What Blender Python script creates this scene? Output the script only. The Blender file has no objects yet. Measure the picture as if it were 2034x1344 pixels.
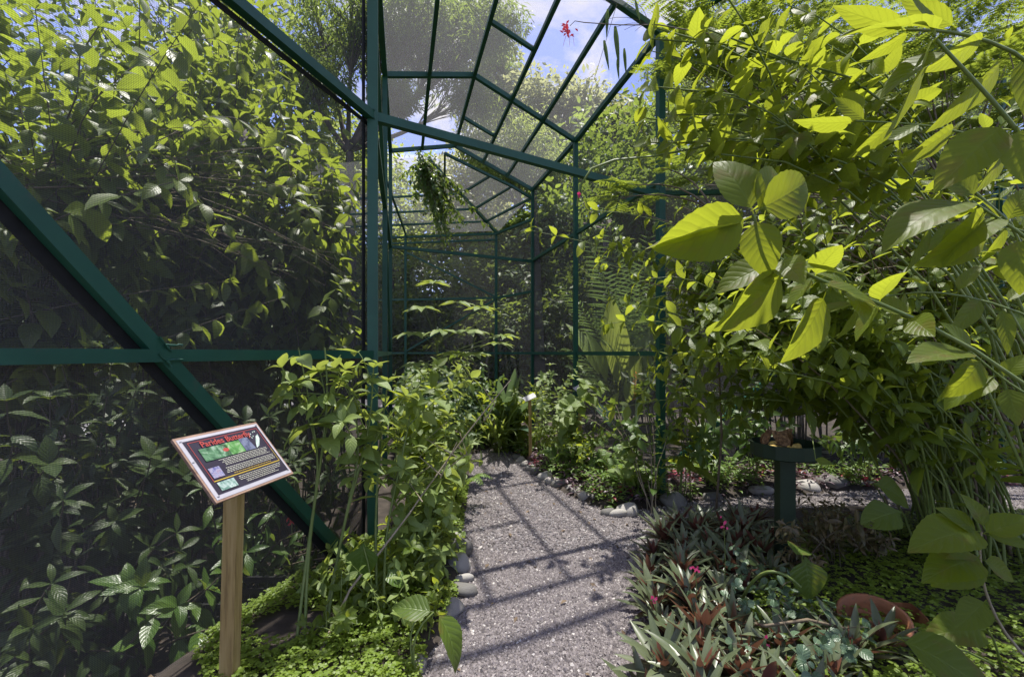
import bpy, math, random
import numpy as np
from mathutils import Vector, Matrix

random.seed(11)
RNG = np.random.default_rng(11)
PI = math.pi
SC = bpy.context.scene
COL = SC.collection

# ------------------------------------------------------------------ camera
EYE, FPX, CX, HY = 1.4, 904.0, 1017.0, 700.0       # eye height, focal length / principal point in photo pixels
cam_d = bpy.data.cameras.new('camera')
cam = bpy.data.objects.new('camera', cam_d)
COL.objects.link(cam)
cam.location = (0, 0, EYE)
cam.rotation_euler = (PI / 2, 0, 0)
cam_d.sensor_width = 36.0
cam_d.lens = 36.0 * FPX / 2034.0
cam_d.shift_y = (HY - 672.0) / 2034.0
cam_d.clip_start, cam_d.clip_end = 0.02, 600
SC.camera = cam

# ------------------------------------------------------------------ light
SUN = Vector((0.03, 0.235, 1.0)).normalized()
EL = math.asin(SUN.z)
AZ = math.atan2(SUN.x, SUN.y)
world = bpy.data.worlds.new('World')
SC.world = world
world.use_nodes = True
wn, wl = world.node_tree.nodes, world.node_tree.links
wn.clear()
w_out = wn.new('ShaderNodeOutputWorld')
w_bg = wn.new('ShaderNodeBackground')
w_sky = wn.new('ShaderNodeTexSky')
w_sky.sky_type = 'NISHITA'
w_sky.sun_disc = False
w_sky.sun_elevation = EL
w_sky.sun_rotation = AZ
w_sky.ozone_density = 3.0
w_tc = wn.new('ShaderNodeTexCoord')
w_sep = wn.new('ShaderNodeSeparateXYZ')
w_max = wn.new('ShaderNodeMath'); w_max.operation = 'MAXIMUM'; w_max.inputs[1].default_value = 0.06
w_div = wn.new('ShaderNodeVectorMath'); w_div.operation = 'DIVIDE'
w_n = wn.new('ShaderNodeTexNoise')
w_n.inputs['Scale'].default_value = 1.5
w_n.inputs['Detail'].default_value = 9
w_n.inputs['Roughness'].default_value = 0.62
w_n.inputs['Distortion'].default_value = 0.6
w_r = wn.new('ShaderNodeValToRGB')
w_r.color_ramp.elements[0].position = 0.49
w_r.color_ramp.elements[1].position = 0.61
w_mix = wn.new('ShaderNodeMix'); w_mix.data_type = 'RGBA'
w_mix.inputs['B'].default_value = (2.2, 2.12, 2.2, 1)
w_tint = wn.new('ShaderNodeMix'); w_tint.data_type = 'RGBA'; w_tint.blend_type = 'MULTIPLY'
w_tint.inputs['Factor'].default_value = 1.0
w_tint.inputs['B'].default_value = (.50, .44, .56, 1)
wl.new(w_tc.outputs['Generated'], w_sep.inputs[0])
wl.new(w_sep.outputs['Z'], w_max.inputs[0])
wl.new(w_tc.outputs['Generated'], w_div.inputs[0])
wl.new(w_max.outputs[0], w_div.inputs[1])
wl.new(w_div.outputs[0], w_n.inputs['Vector'])
wl.new(w_n.outputs['Fac'], w_r.inputs['Fac'])
wl.new(w_r.outputs['Color'], w_mix.inputs['Factor'])
wl.new(w_sky.outputs['Color'], w_tint.inputs['A'])
wl.new(w_tint.outputs['Result'], w_mix.inputs['A'])
wl.new(w_mix.outputs['Result'], w_bg.inputs['Color'])
w_bg.inputs['Strength'].default_value = 0.15
wl.new(w_bg.outputs[0], w_out.inputs['Surface'])

sun_d = bpy.data.lights.new('sun', 'SUN')
sun_d.energy = 3.2
sun_d.angle = math.radians(0.8)
sun_d.color = (1.0, 0.955, 0.88)
sun = bpy.data.objects.new('sun', sun_d)
COL.objects.link(sun)
sun.rotation_euler = (-SUN).to_track_quat('-Z', 'Y').to_euler()

SC.view_settings.view_transform = 'Standard'
SC.view_settings.look = 'None'
SC.view_settings.gamma = 1
SC.view_settings.exposure = 1.85
SC.cycles.max_bounces = 14
SC.cycles.diffuse_bounces = 10
SC.cycles.transmission_bounces = 10
SC.cycles.transparent_max_bounces = 14
SC.cycles.sample_clamp_indirect = 6

# ------------------------------------------------------------------ helpers
def at(px, py, z_depth):
    """point of the place seen at photo pixel (px, py) at depth z_depth"""
    return np.array([(px - CX) / FPX * z_depth, z_depth, EYE - (py - HY) / FPX * z_depth])

def gnd(px, py, z=0.0):
    return at(px, py, FPX * (EYE - z) / (py - HY)) * [1, 1, 0] + [0, 0, z]

def nrm(v):
    v = np.asarray(v, float)
    n = np.linalg.norm(v, axis=-1, keepdims=True)
    return v / np.maximum(n, 1e-9)

class MB:
    """collects vertices and faces; part() links the lot as one mesh object"""
    def __init__(s):
        s.v, s.f, s.uv, s.r, s.n, s.smooth = [], [], [], [], 0, []
    def add(s, v, f, uv=None, r=None, smooth=True):
        v = np.asarray(v, float).reshape(-1, 3)
        f = np.asarray(f, int)
        s.v.append(v)
        s.f.append(f + s.n)
        s.uv.append(np.zeros((len(v), 2)) if uv is None else np.asarray(uv, float).reshape(-1, 2))
        s.r.append(np.full(len(v), 0.5) if r is None else np.broadcast_to(np.asarray(r, float), (len(v),)))
        s.smooth.append(np.full(len(f), smooth))
        s.n += len(v)
    # a tube along a polyline
    def tube(s, pts, r0, r1=None, k=5, r=None):
        pts = np.asarray(pts, float)
        n = len(pts)
        r1 = r0 if r1 is None else r1
        rad = np.linspace(r0, r1, n) if np.isscalar(r0) else np.asarray(r0)
        t = nrm(np.gradient(pts, axis=0))
        ref = np.array([0.31, 0.17, 0.93]) if abs(t[0][2]) < .8 else np.array([0.9, 0.3, 0.1])
        a = nrm(np.cross(t, ref)); b = np.cross(t, a)
        ang = np.arange(k) / k * 2 * PI
        ring = pts[:, None] + rad[:, None, None] * (np.cos(ang)[None, :, None] * a[:, None] + np.sin(ang)[None, :, None] * b[:, None])
        i = np.arange(n - 1)[:, None] * k; j = np.arange(k)[None]; j2 = (j + 1) % k
        f = np.stack([i + j, i + j2, i + k + j2, i + k + j], -1).reshape(-1, 4)
        uv = np.stack(np.broadcast_arrays(np.linspace(0, 1, n)[:, None], ang[None] / 6.28), -1)
        s.add(ring.reshape(-1, 3), f, uv.reshape(-1, 2), RNG.random() if r is None else r)
        e = (n - 1) * k
        if k == 4:
            s.add(ring[-1], [[0, 1, 2, 3]]); s.add(ring[0], [[3, 2, 1, 0]])
    # a square tube between two points; w across, h along 'up'
    def beam(s, p, q, w, h=None, up=(0, 0, 1)):
        h = h or w
        p, q = np.asarray(p, float), np.asarray(q, float)
        d = nrm(q - p); up = np.asarray(up, float)
        if abs(d @ up) > .95: up = np.array([0.26, -0.965, 0])
        x = nrm(np.cross(d, up)); y = np.cross(x, d)
        c = [(-1, -1), (1, -1), (1, 1), (-1, 1)]
        v = [e + x * w / 2 * a + y * h / 2 * b for e in (p, q) for a, b in c]
        s.add(v, [[0, 1, 2, 3], [7, 6, 5, 4], [0, 4, 5, 1], [1, 5, 6, 2], [2, 6, 7, 3], [3, 7, 4, 0]], smooth=False)
    def quad(s, pts, r=.5):
        pts = np.asarray(pts, float)
        a, b = np.linalg.norm(pts[1] - pts[0]), np.linalg.norm(pts[3] - pts[0])
        s.add(pts, [[0, 1, 2, 3]], [[0, 0], [a, 0], [a, b], [0, b]], r, False)
    # many leaves from one template
    def leaves(s, tm, pos, d, up, L, r=None):
        pos = np.asarray(pos, float).reshape(-1, 3)
        if not len(pos): return
        d = nrm(np.asarray(d, float).reshape(-1, 3)); up = np.asarray(up, float).reshape(-1, 3)
        side = nrm(np.cross(d, up)); nn = np.cross(side, d)
        L = np.broadcast_to(np.asarray(L, float), (len(pos),))
        V, F, UV = tm
        v = pos[:, None] + L[:, None, None] * (V[None, :, 0, None] * side[:, None] + V[None, :, 1, None] * d[:, None] + V[None, :, 2, None] * nn[:, None])
        n, m = len(pos), len(V)
        f = (np.arange(n)[:, None, None] * m + F[None]).reshape(-1, F.shape[1])
        r = RNG.random(n) if r is None else np.broadcast_to(r, (n,))
        s.add(v.reshape(-1, 3), f, np.tile(UV, (n, 1)), np.repeat(r, m))

def mesh_of(mb, name, mat, origin=(0, 0, 0)):
    v = np.concatenate(mb.v) - np.asarray(origin, float)
    uv = np.concatenate(mb.uv); r = np.concatenate(mb.r)
    loops = np.concatenate([f.reshape(-1) for f in mb.f])
    counts = np.concatenate([np.full(len(f), f.shape[1]) for f in mb.f])
    starts = np.concatenate([[0], np.cumsum(counts)[:-1]])
    me = bpy.data.meshes.new(name)
    me.vertices.add(len(v)); me.vertices.foreach_set('co', v.astype(np.float32).ravel())
    me.loops.add(len(loops)); me.loops.foreach_set('vertex_index', loops.astype(np.int32))
    me.polygons.add(len(counts)); me.polygons.foreach_set('loop_start', starts.astype(np.int32))
    me.polygons.foreach_set('use_smooth', np.concatenate(mb.smooth))
    u = me.uv_layers.new(name='UVMap'); u.data.foreach_set('uv', uv[loops].astype(np.float32).ravel())
    a = me.attributes.new('rnd', 'FLOAT', 'POINT'); a.data.foreach_set('value', r.astype(np.float32))
    me.update(calc_edges=True)
    me.validate()
    me.materials.append(mat)
    return me

def part(name, mb, mat, parent=None):
    org = parent_loc(parent)
    o = bpy.data.objects.new(name, mesh_of(mb, name, mat, org))
    COL.objects.link(o)
    if parent is not None: o.parent = parent
    return o

def parent_loc(p):
    l = np.zeros(3)
    while p is not None:
        l += np.array(p.location); p = p.parent
    return l

def tag(o, label=None, cat=None, group=None, kind=None):
    if label: o['label'] = label
    if cat: o['category'] = cat
    if group: o['group'] = group
    if kind: o['kind'] = kind
    return o

def thing(name, label, cat, loc=(0, 0, 0), group=None):
    o = bpy.data.objects.new(name, None)
    o.empty_display_size = .1
    COL.objects.link(o)
    o.location = [float(c) for c in loc]
    return tag(o, label, cat, group)

def single(name, mb, mat, label, cat, loc, group=None, kind=None):
    """a thing that is one mesh, its origin at loc"""
    o = bpy.data.objects.new(name, mesh_of(mb, name, mat, loc))
    COL.objects.link(o); o.location = [float(c) for c in loc]
    return tag(o, label, cat, group, kind)

def copy_thing(o, loc, rz=0, sc=1, label=None):
    c = o.copy(); COL.objects.link(c)
    c.location = [float(x) for x in loc]; c.rotation_euler = (0, 0, rz); c.scale = (sc, sc, sc)
    if label: c['label'] = label
    for ch in o.children:
        d = ch.copy(); COL.objects.link(d); d.parent = c
    return c

# ------------------------------------------------------------------ materials
def mat(name):
    m = bpy.data.materials.new(name); m.use_nodes = True
    nt = m.node_tree; nt.nodes.clear()
    return m, nt, nt.nodes.new, nt.links.new

def ramp(new, stops):
    r = new('ShaderNodeValToRGB'); e = r.color_ramp.elements
    while len(e) < len(stops): e.new(0.5)
    for k, (p, c) in zip(e, stops):
        k.position = p; k.color = (*c, 1)
    return r

def leafmat(name, c0, c1, tr, rough=.42, tw=.42, vein=.25, nv=7, bump=.0, under=None, spots=None, spec=.5):
    """leaf: glossy upper side, paler or coloured underside, light shining through; veins follow the leaf"""
    m, nt, new, link = mat(name)
    out = new('ShaderNodeOutputMaterial')
    at_ = new('ShaderNodeAttribute'); at_.attribute_name = 'rnd'
    uvn = new('ShaderNodeUVMap'); sep = new('ShaderNodeSeparateXYZ'); link(uvn.outputs[0], sep.inputs[0])
    def M(op, a, b=None, c=None):
        n = new('ShaderNodeMath'); n.operation = op
        for i, x in enumerate((a, b, c)):
            if x is None: continue
            if isinstance(x, (int, float)): n.inputs[i].default_value = x
            else: link(x, n.inputs[i])
        return n.outputs[0]
    off = M('ABSOLUTE', M('SUBTRACT', sep.outputs['Y'], .5))
    mid = M('SUBTRACT', 1.0, M('MULTIPLY', off, 26.0)); mid = M('MAXIMUM', mid, 0.0)
    lat = M('PINGPONG', M('SUBTRACT', M('MULTIPLY', sep.outputs['X'], nv), M('MULTIPLY', off, 4.0)), .5)
    lat = M('MAXIMUM', M('SUBTRACT', 1.0, M('MULTIPLY', lat, 8.0)), 0.0)
    vn = M('MAXIMUM', mid, M('MULTIPLY', lat, .55))
    mx = new('ShaderNodeMix'); mx.data_type = 'RGBA'
    mx.inputs['A'].default_value = (*c0, 1); mx.inputs['B'].default_value = (*c1, 1)
    link(at_.outputs['Fac'], mx.inputs['Factor'])
    col = mx.outputs['Result']
    if spots:
        tcx = new('ShaderNodeTexCoord'); ns = new('ShaderNodeTexNoise'); ns.inputs['Scale'].default_value = spots[1]
        ns.inputs['Detail'].default_value = 4
        link(tcx.outputs['Object'], ns.inputs['Vector'])
        rr = ramp(new, [(.54, (0, 0, 0)), (.68, (1, 1, 1))]); link(ns.outputs['Fac'], rr.inputs['Fac'])
        ms = new('ShaderNodeMix'); ms.data_type = 'RGBA'
        link(M('MULTIPLY', rr.outputs['Color'], spots[2]), ms.inputs['Factor']); link(col, ms.inputs['A']); ms.inputs['B'].default_value = (*spots[0], 1)
        col = ms.outputs['Result']
    mv = new('ShaderNodeMix'); mv.data_type = 'RGBA'
    link(M('MULTIPLY', vn, vein), mv.inputs['Factor']); link(col, mv.inputs['A'])
    mv.inputs['B'].default_value = (*[min(1, x * 2.2 + .05) for x in c1], 1)
    col = mv.outputs['Result']
    geo = new('ShaderNodeNewGeometry')
    mu = new('ShaderNodeMix'); mu.data_type = 'RGBA'
    link(geo.outputs['Backfacing'], mu.inputs['Factor']); link(col, mu.inputs['A'])
    if under:
        mu.inputs['B'].default_value = (*under, 1)
    else:
        pal = new('ShaderNodeMix'); pal.data_type = 'RGBA'; pal.inputs['Factor'].default_value = .22
        link(col, pal.inputs['A']); pal.inputs['B'].default_value = (.26, .32, .16, 1)
        link(pal.outputs['Result'], mu.inputs['B'])
    p = new('ShaderNodeBsdfPrincipled')
    p.inputs['Roughness'].default_value = rough
    p.inputs['Specular IOR Level'].default_value = spec
    link(mu.outputs['Result'], p.inputs['Base Color'])
    t = new('ShaderNodeBsdfTranslucent')
    trm = new('ShaderNodeMix'); trm.data_type = 'RGBA'; trm.blend_type = 'MULTIPLY'; trm.inputs['Factor'].default_value = 1
    tm_ = new('ShaderNodeMapRange'); tm_.inputs['To Min'].default_value = 1.12; tm_.inputs['To Max'].default_value = .8
    link(at_.outputs['Fac'], tm_.inputs['Value'])
    trm.inputs['A'].default_value = (*tr, 1); link(tm_.outputs[0], trm.inputs['B'])
    tv = new('ShaderNodeMix'); tv.data_type = 'RGBA'
    link(M('MULTIPLY', vn, .45), tv.inputs['Factor']); link(trm.outputs['Result'], tv.inputs['A'])
    tv.inputs['B'].default_value = (*[x * .45 for x in tr], 1)
    link(tv.outputs['Result'], t.inputs['Color'])
    if bump:
        b = new('ShaderNodeBump'); b.inputs['Strength'].default_value = bump; b.inputs['Distance'].default_value = .004
        quilt = M('PINGPONG', M('SUBTRACT', M('MULTIPLY', sep.outputs['X'], nv), M('MULTIPLY', off, 4.0)), .5)
        hgt = M('SUBTRACT', M('MINIMUM', M('MULTIPLY', quilt, 2.5), .8), M('MULTIPLY', mid, .8))
        link(hgt, b.inputs['Height'])
        link(b.outputs[0], p.inputs['Normal']); link(b.outputs[0], t.inputs['Normal'])
    ms = new('ShaderNodeMixShader'); ms.inputs[0].default_value = tw
    link(p.outputs[0], ms.inputs[1]); link(t.outputs[0], ms.inputs[2])
    link(ms.outputs[0], out.inputs['Surface'])
    return m

def plain(name, stops, scale=8, rough=.6, bump=.0, coords='Object', detail=5, spec=.4, stretch=(1, 1, 1), attr=False, metallic=0):
    m, nt, new, link = mat(name)
    out = new('ShaderNodeOutputMaterial'); p = new('ShaderNodeBsdfPrincipled')
    tc = new('ShaderNodeTexCoord'); mp = new('ShaderNodeMapping'); mp.inputs['Scale'].default_value = stretch
    link(tc.outputs[coords], mp.inputs[0])
    n = new('ShaderNodeTexNoise'); n.inputs['Scale'].default_value = scale; n.inputs['Detail'].default_value = detail
    n.inputs['Roughness'].default_value = .62
    link(mp.outputs[0], n.inputs['Vector'])
    r = ramp(new, stops)
    if attr:
        a = new('ShaderNodeAttribute'); a.attribute_name = 'rnd'
        ad = new('ShaderNodeMath'); ad.operation = 'MULTIPLY_ADD'; ad.inputs[1].default_value = .35
        sb = new('ShaderNodeMath'); sb.operation = 'SUBTRACT'; sb.inputs[1].default_value = .17
        link(n.outputs['Fac'], ad.inputs[0]); link(a.outputs['Fac'], sb.inputs[0]); link(sb.outputs[0], ad.inputs[2])
        link(ad.outputs[0], r.inputs['Fac'])
    else:
        link(n.outputs['Fac'], r.inputs['Fac'])
    link(r.outputs['Color'], p.inputs['Base Color'])
    p.inputs['Roughness'].default_value = rough; p.inputs['Specular IOR Level'].default_value = spec
    p.inputs['Metallic'].default_value = metallic
    if bump:
        b = new('ShaderNodeBump'); b.inputs['Strength'].default_value = bump; b.inputs['Distance'].default_value = .01
        link(n.outputs['Fac'], b.inputs['Height']); link(b.outputs[0], p.inputs['Normal'])
    link(p.outputs[0], out.inputs['Surface'])
    return m

def netmat(name, cov, col, stripe=.22):
    """shade netting: dark threads with open gaps between them, threads run along the panel"""
    m, nt, new, link = mat(name)
    out = new('ShaderNodeOutputMaterial')
    uvn = new('ShaderNodeUVMap'); sep = new('ShaderNodeSeparateXYZ'); link(uvn.outputs[0], sep.inputs[0])
    def M(op, a, b):
        n = new('ShaderNodeMath'); n.operation = op
        for i, x in enumerate((a, b)):
            if isinstance(x, (int, float)): n.inputs[i].default_value = x
            else: link(x, n.inputs[i])
        return n.outputs[0]
    s1 = M('SINE', M('MULTIPLY', sep.outputs['Y'], 6.283 / .0068), 0)
    s2 = M('SINE', M('MULTIPLY', sep.outputs['X'], 6.283 / .0085), 0)
    fac = M('ADD', M('MULTIPLY', s1, stripe), M('MULTIPLY', s2, stripe * .35))
    ns = new('ShaderNodeTexNoise'); ns.inputs['Scale'].default_value = .9; ns.inputs['Detail'].default_value = 3
    tc = new('ShaderNodeTexCoord'); link(tc.outputs['Object'], ns.inputs['Vector'])
    fac = M('ADD', fac, M('ADD', M('MULTIPLY', ns.outputs['Fac'], .14), cov - .07))
    d = new('ShaderNodeBsdfDiffuse'); d.inputs['Color'].default_value = (*col, 1)
    t = new('ShaderNodeBsdfTranslucent'); t.inputs['Color'].default_value = (*col, 1)
    th = new('ShaderNodeMixShader'); th.inputs[0].default_value = .45
    link(d.outputs[0], th.inputs[1]); link(t.outputs[0], th.inputs[2])
    tp = new('ShaderNodeBsdfTransparent')
    ms = new('ShaderNodeMixShader'); link(fac, ms.inputs[0])
    link(tp.outputs[0], ms.inputs[1]); link(th.outputs[0], ms.inputs[2])
    link(ms.outputs[0], out.inputs['Surface'])
    return m

M_LIME = leafmat('leaf_lime', (.085, .13, .012), (.12, .165, .016), (.40, .46, .03), .46, .56, .3, 9, .22, spec=.32, spots=((.15, .10, .03), 17, .75))
M_LIMESMALL = leafmat('leaf_lime_small', (.08, .135, .018), (.125, .18, .028), (.42, .49, .04), .44, .54, .3, 6, .25)
M_MID = leafmat('leaf_mid', (.045, .10, .018), (.085, .15, .025), (.24, .33, .04), .36, .38, .25, 7, .3)
M_PALE = leafmat('leaf_pale', (.14, .21, .055), (.20, .27, .07), (.42, .50, .08), .48, .4, .3, 7, .35)
M_BUSH = leafmat('leaf_bush', (.055, .095, .014), (.10, .14, .02), (.31, .39, .035), .42, .5, .25, 7, .25, spec=.42)
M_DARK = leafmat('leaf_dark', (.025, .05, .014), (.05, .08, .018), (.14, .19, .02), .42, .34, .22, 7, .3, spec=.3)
M_BLUE = leafmat('leaf_bluegreen', (.05, .10, .06), (.09, .15, .09), (.16, .24, .09), .34, .3, .25, 8, .3)
M_FEATH = leafmat('leaf_feather', (.075, .135, .02), (.12, .18, .03), (.32, .40, .04), .5, .5, .1, 3)
M_FARG = leafmat('leaf_far_green', (.06, .11, .022), (.11, .17, .035), (.28, .37, .05), .5, .5, .0, 3)
M_FARL = leafmat('leaf_far_light', (.10, .16, .04), (.16, .22, .06), (.42, .50, .10), .5, .5, .0, 3)
M_FARY = leafmat('leaf_far_yellow', (.16, .19, .08), (.28, .30, .16), (.46, .48, .20), .5, .5, .0, 3)
M_FARD = leafmat('leaf_far_dark', (.04, .08, .02), (.08, .13, .03), (.26, .34, .05), .5, .45, .0, 3)
M_PALM = leafmat('leaf_palm', (.06, .12, .04), (.10, .17, .06), (.20, .30, .07), .32, .3, .2, 2)
M_CLOVER = leafmat('leaf_clover', (.11, .18, .015), (.18, .26, .03), (.40, .48, .04), .5, .4, .2, 3)
M_RHOEO = leafmat('leaf_rhoeo', (.075, .105, .048), (.135, .165, .088), (.20, .09, .05), .36, .22, .12, 1, 0, under=(.15, .055, .05))
M_RHOEOIN = leafmat('leaf_rhoeo_inner', (.13, .075, .035), (.22, .085, .055), (.30, .12, .06), .4, .3, .12, 1, 0, under=(.2, .06, .05))
M_ZEBRA = leafmat('leaf_purple', (.10, .055, .07), (.17, .13, .15), (.22, .06, .10), .4, .25, .35, 1)
M_RED = leafmat('leaf_red', (.22, .02, .04), (.35, .05, .08), (.35, .03, .05), .45, .3, .2, 3)
M_FERN = leafmat('leaf_fern', (.10, .19, .03), (.15, .24, .05), (.32, .44, .06), .5, .4, .1, 3)
M_PEP = leafmat('leaf_silver_round', (.05, .10, .045), (.11, .17, .10), (.15, .22, .08), .33, .25, .6, 5, .3)
M_BROWNLEAF = leafmat('leaf_browned', (.07, .12, .02), (.09, .14, .02), (.22, .28, .03), .42, .35, .25, 8, .4, spots=((.16, .10, .03), 9, .9))
M_DRY = leafmat('leaf_dry', (.09, .06, .035), (.18, .125, .07), (.2, .12, .05), .7, .2, .2, 5)
M_PINK = leafmat('petal_pink', (.6, .04, .16), (.8, .10, .28), (.7, .05, .2), .5, .4, .1, 2)
M_SCAR = leafmat('petal_scarlet', (.65, .03, .05), (.75, .06, .10), (.7, .05, .06), .5, .35, .1, 2)
M_ORANGE = leafmat('petal_orange', (.6, .12, .02), (.7, .2, .03), (.6, .15, .03), .5, .3, .1, 2)
M_STEMG = plain('stem_green', [(.3, (.10, .15, .03)), (.7, (.17, .21, .06))], 14, .5)
M_STEMB = plain('stem_brown', [(.3, (.10, .075, .045)), (.7, (.20, .16, .11))], 20, .8, .3)
M_STEMD = plain('stem_dark', [(.3, (.06, .05, .035)), (.7, (.15, .12, .085))], 20, .8, .3)
M_TWIG = plain('twig_beige', [(.3, (.20, .16, .10)), (.7, (.36, .31, .22))], 20, .75, .2)
M_BARK = plain('bark', [(.3, (.06, .05, .04)), (.7, (.17, .14, .12))], 6, .9, .8, stretch=(1, 1, .25))
M_PAINT = plain('green_paint', [(.25, (.011, .064, .041)), (.75, (.020, .094, .060))], 5, .45, .02, spec=.4)
def weather(m, sc, amt, c):
    nt = m.node_tree; nd = nt.nodes; p = next(n for n in nd if n.type == 'BSDF_PRINCIPLED'); src = p.inputs['Base Color'].links[0].from_socket
    tc = nd.new('ShaderNodeTexCoord'); n = nd.new('ShaderNodeTexNoise'); n.inputs['Scale'].default_value = sc; n.inputs['Detail'].default_value = 8; n.inputs['Roughness'].default_value = .7
    r = ramp(nd.new, [(.60, (0, 0, 0)), (.72, (amt, amt, amt))]); mx = nd.new('ShaderNodeMix'); mx.data_type = 'RGBA'; mx.inputs['B'].default_value = (*c, 1)
    nt.links.new(tc.outputs['Object'], n.inputs['Vector']); nt.links.new(n.outputs['Fac'], r.inputs['Fac']); nt.links.new(r.outputs['Color'], mx.inputs['Factor'])
    nt.links.new(src, mx.inputs['A']); nt.links.new(mx.outputs['Result'], p.inputs['Base Color'])
weather(M_PAINT, 9, .55, (.07, .075, .06))
M_FEED = plain('feeder_paint', [(.3, (.006, .017, .009)), (.7, (.011, .028, .014))], 7, .5, .05)
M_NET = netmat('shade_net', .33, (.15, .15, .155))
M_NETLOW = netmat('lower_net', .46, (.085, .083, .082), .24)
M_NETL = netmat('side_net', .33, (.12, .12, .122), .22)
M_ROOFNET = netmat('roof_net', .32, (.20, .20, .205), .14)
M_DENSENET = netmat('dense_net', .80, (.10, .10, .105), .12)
M_WOOD = plain('post_wood', [(.28, (.16, .10, .035)), (.5, (.36, .25, .09)), (.75, (.46, .34, .15))], 5, .65, .35, stretch=(9, 9, .7), detail=8)
M_STONE = plain('river_stone', [(.3, (.13, .125, .115)), (.55, (.23, .22, .20)), (.8, (.34, .325, .295))], 11, .75, .25, attr=True)
M_POT = plain('terracotta', [(.3, (.20, .085, .04)), (.7, (.36, .15, .07))], 9, .8, .2)
weather(M_POT, 14, .8, (.07, .08, .04)); weather(M_STONE, 6, .7, (.09, .10, .055)); weather(M_WOOD, 5, .6, (.12, .09, .05))
M_BRONZE = leafmat('leaf_bronze', (.07, .075, .03), (.14, .10, .05), (.22, .16, .05), .42, .35, .12, 3)

# ------------------------------------------------------------------ leaf shapes
def ltm(kind='ovate', ratio=.5, nu=7, nv=4, fold=.22, droop=.5, pet=.1, wavy=.0, serr=0.):
    u = np.linspace(0, 1, nu + 1); v = np.linspace(-1, 1, nv + 1)
    q = np.clip((u - pet) / (1 - pet), 0, 1)
    if kind == 'ovate': w = np.sin(PI * q ** .62) ** .85
    elif kind == 'lance': w = np.sin(PI * q ** .82)
    elif kind == 'round': w = np.sqrt(np.maximum(0, 1 - (2 * q - 1) ** 2))
    elif kind == 'heart': w = np.where(q < .25, np.sqrt(np.clip(q / .25, 0, 1)) * 1.0, np.cos((q - .25) / .75 * PI / 2) ** .8)
    elif kind == 'strap': w = np.minimum(1, .45 + q * 2.5) * (1 - q ** 3.2)
    w = np.maximum(w, .035)
    if serr: w = w * (1 + serr * np.where(np.arange(nu + 1) % 2, 1, -1))
    a = -droop * u ** 1.1
    y = np.concatenate([[0], np.cumsum(np.cos(a[:-1]) * np.diff(u))]); z = np.concatenate([[0], np.cumsum(np.sin(a[:-1]) * np.diff(u))])
    V = np.zeros((nu + 1, nv + 1, 3)); UV = np.zeros((nu + 1, nv + 1, 2))
    x = v[None] * w[:, None] * ratio / 2
    V[..., 0] = x
    zz = fold * np.abs(x) + wavy * np.sin(u * 17)[:, None] * np.abs(v)[None] * w[:, None] * ratio
    V[..., 1] = y[:, None] - zz * np.sin(a)[:, None]
    V[..., 2] = z[:, None] + zz * np.cos(a)[:, None]
    UV[..., 0] = u[:, None]; UV[..., 1] = (v[None] * np.ones((nu + 1, 1)) + 1) / 2
    i = np.arange(nu)[:, None] * (nv + 1); j = np.arange(nv)[None]
    F = np.stack([i + j, i + j + 1, i + nv + 2 + j, i + nv + 1 + j], -1).reshape(-1, 4)
    return V.reshape(-1, 3), F, UV.reshape(-1, 2)

T = {
 'big': [ltm('ovate', .56, 22, 6, .2, d, .12, .012, .022) for d in (.15, .5, .9, 1.3)],
 'long': [ltm('ovate', .32, 14, 6, .25, d, .1, .02, .02) for d in (.2, .5)],
 'ovate': [ltm('ovate', .48, 6, 4, .25, d, .1, .03) for d in (.1, .45, .8, 1.2)],
 'lance': [ltm('lance', .30, 6, 4, .3, d, .08, .02) for d in (.2, .6, 1.0, 1.4)],
 'round': [ltm('round', .85, 5, 4, .15, d, .05) for d in (.1, .5, .9)],
 'heart': [ltm('heart', .8, 9, 6, .12, d, .1, .015) for d in (.3, .8, 1.1)],
 'strap': [ltm('strap', .2, 7, 2, .4, d, 0) for d in (.1, .35, .7)],
 'blade': [ltm('strap', .06, 8, 2, .4, d, 0) for d in (.4, .9, 1.6)],
 'banana': [ltm('lance', .26, 9, 4, .25, d, .12, .03) for d in (.2, .5, .8)],
 'small': [ltm('ovate', .5, 2, 2, .25, d, .05) for d in (.1, .6)],
 'narrow': [ltm('lance', .2, 2, 2, .2, d, 0) for d in (.2, .8)],
 'dot': [ltm('round', .9, 2, 2, .1, .2, 0)],
}

def bez(p0, p1, p2, n=9):
    t = np.linspace(0, 1, n)[:, None]
    return (1 - t) ** 2 * p0 + 2 * t * (1 - t) * p1 + t * t * p2

def along(pts, gap, start):
    seg = np.linalg.norm(np.diff(pts, axis=0), axis=1); s = np.concatenate([[0], np.cumsum(seg)])
    d = np.arange(s[-1] * start, s[-1] * .985, gap)
    p = np.stack([np.interp(d, s, pts[:, k]) for k in range(3)], -1)
    t = nrm(np.stack([np.interp(d, s, np.gradient(pts[:, k])) for k in range(3)], -1))
    return p, t

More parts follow.
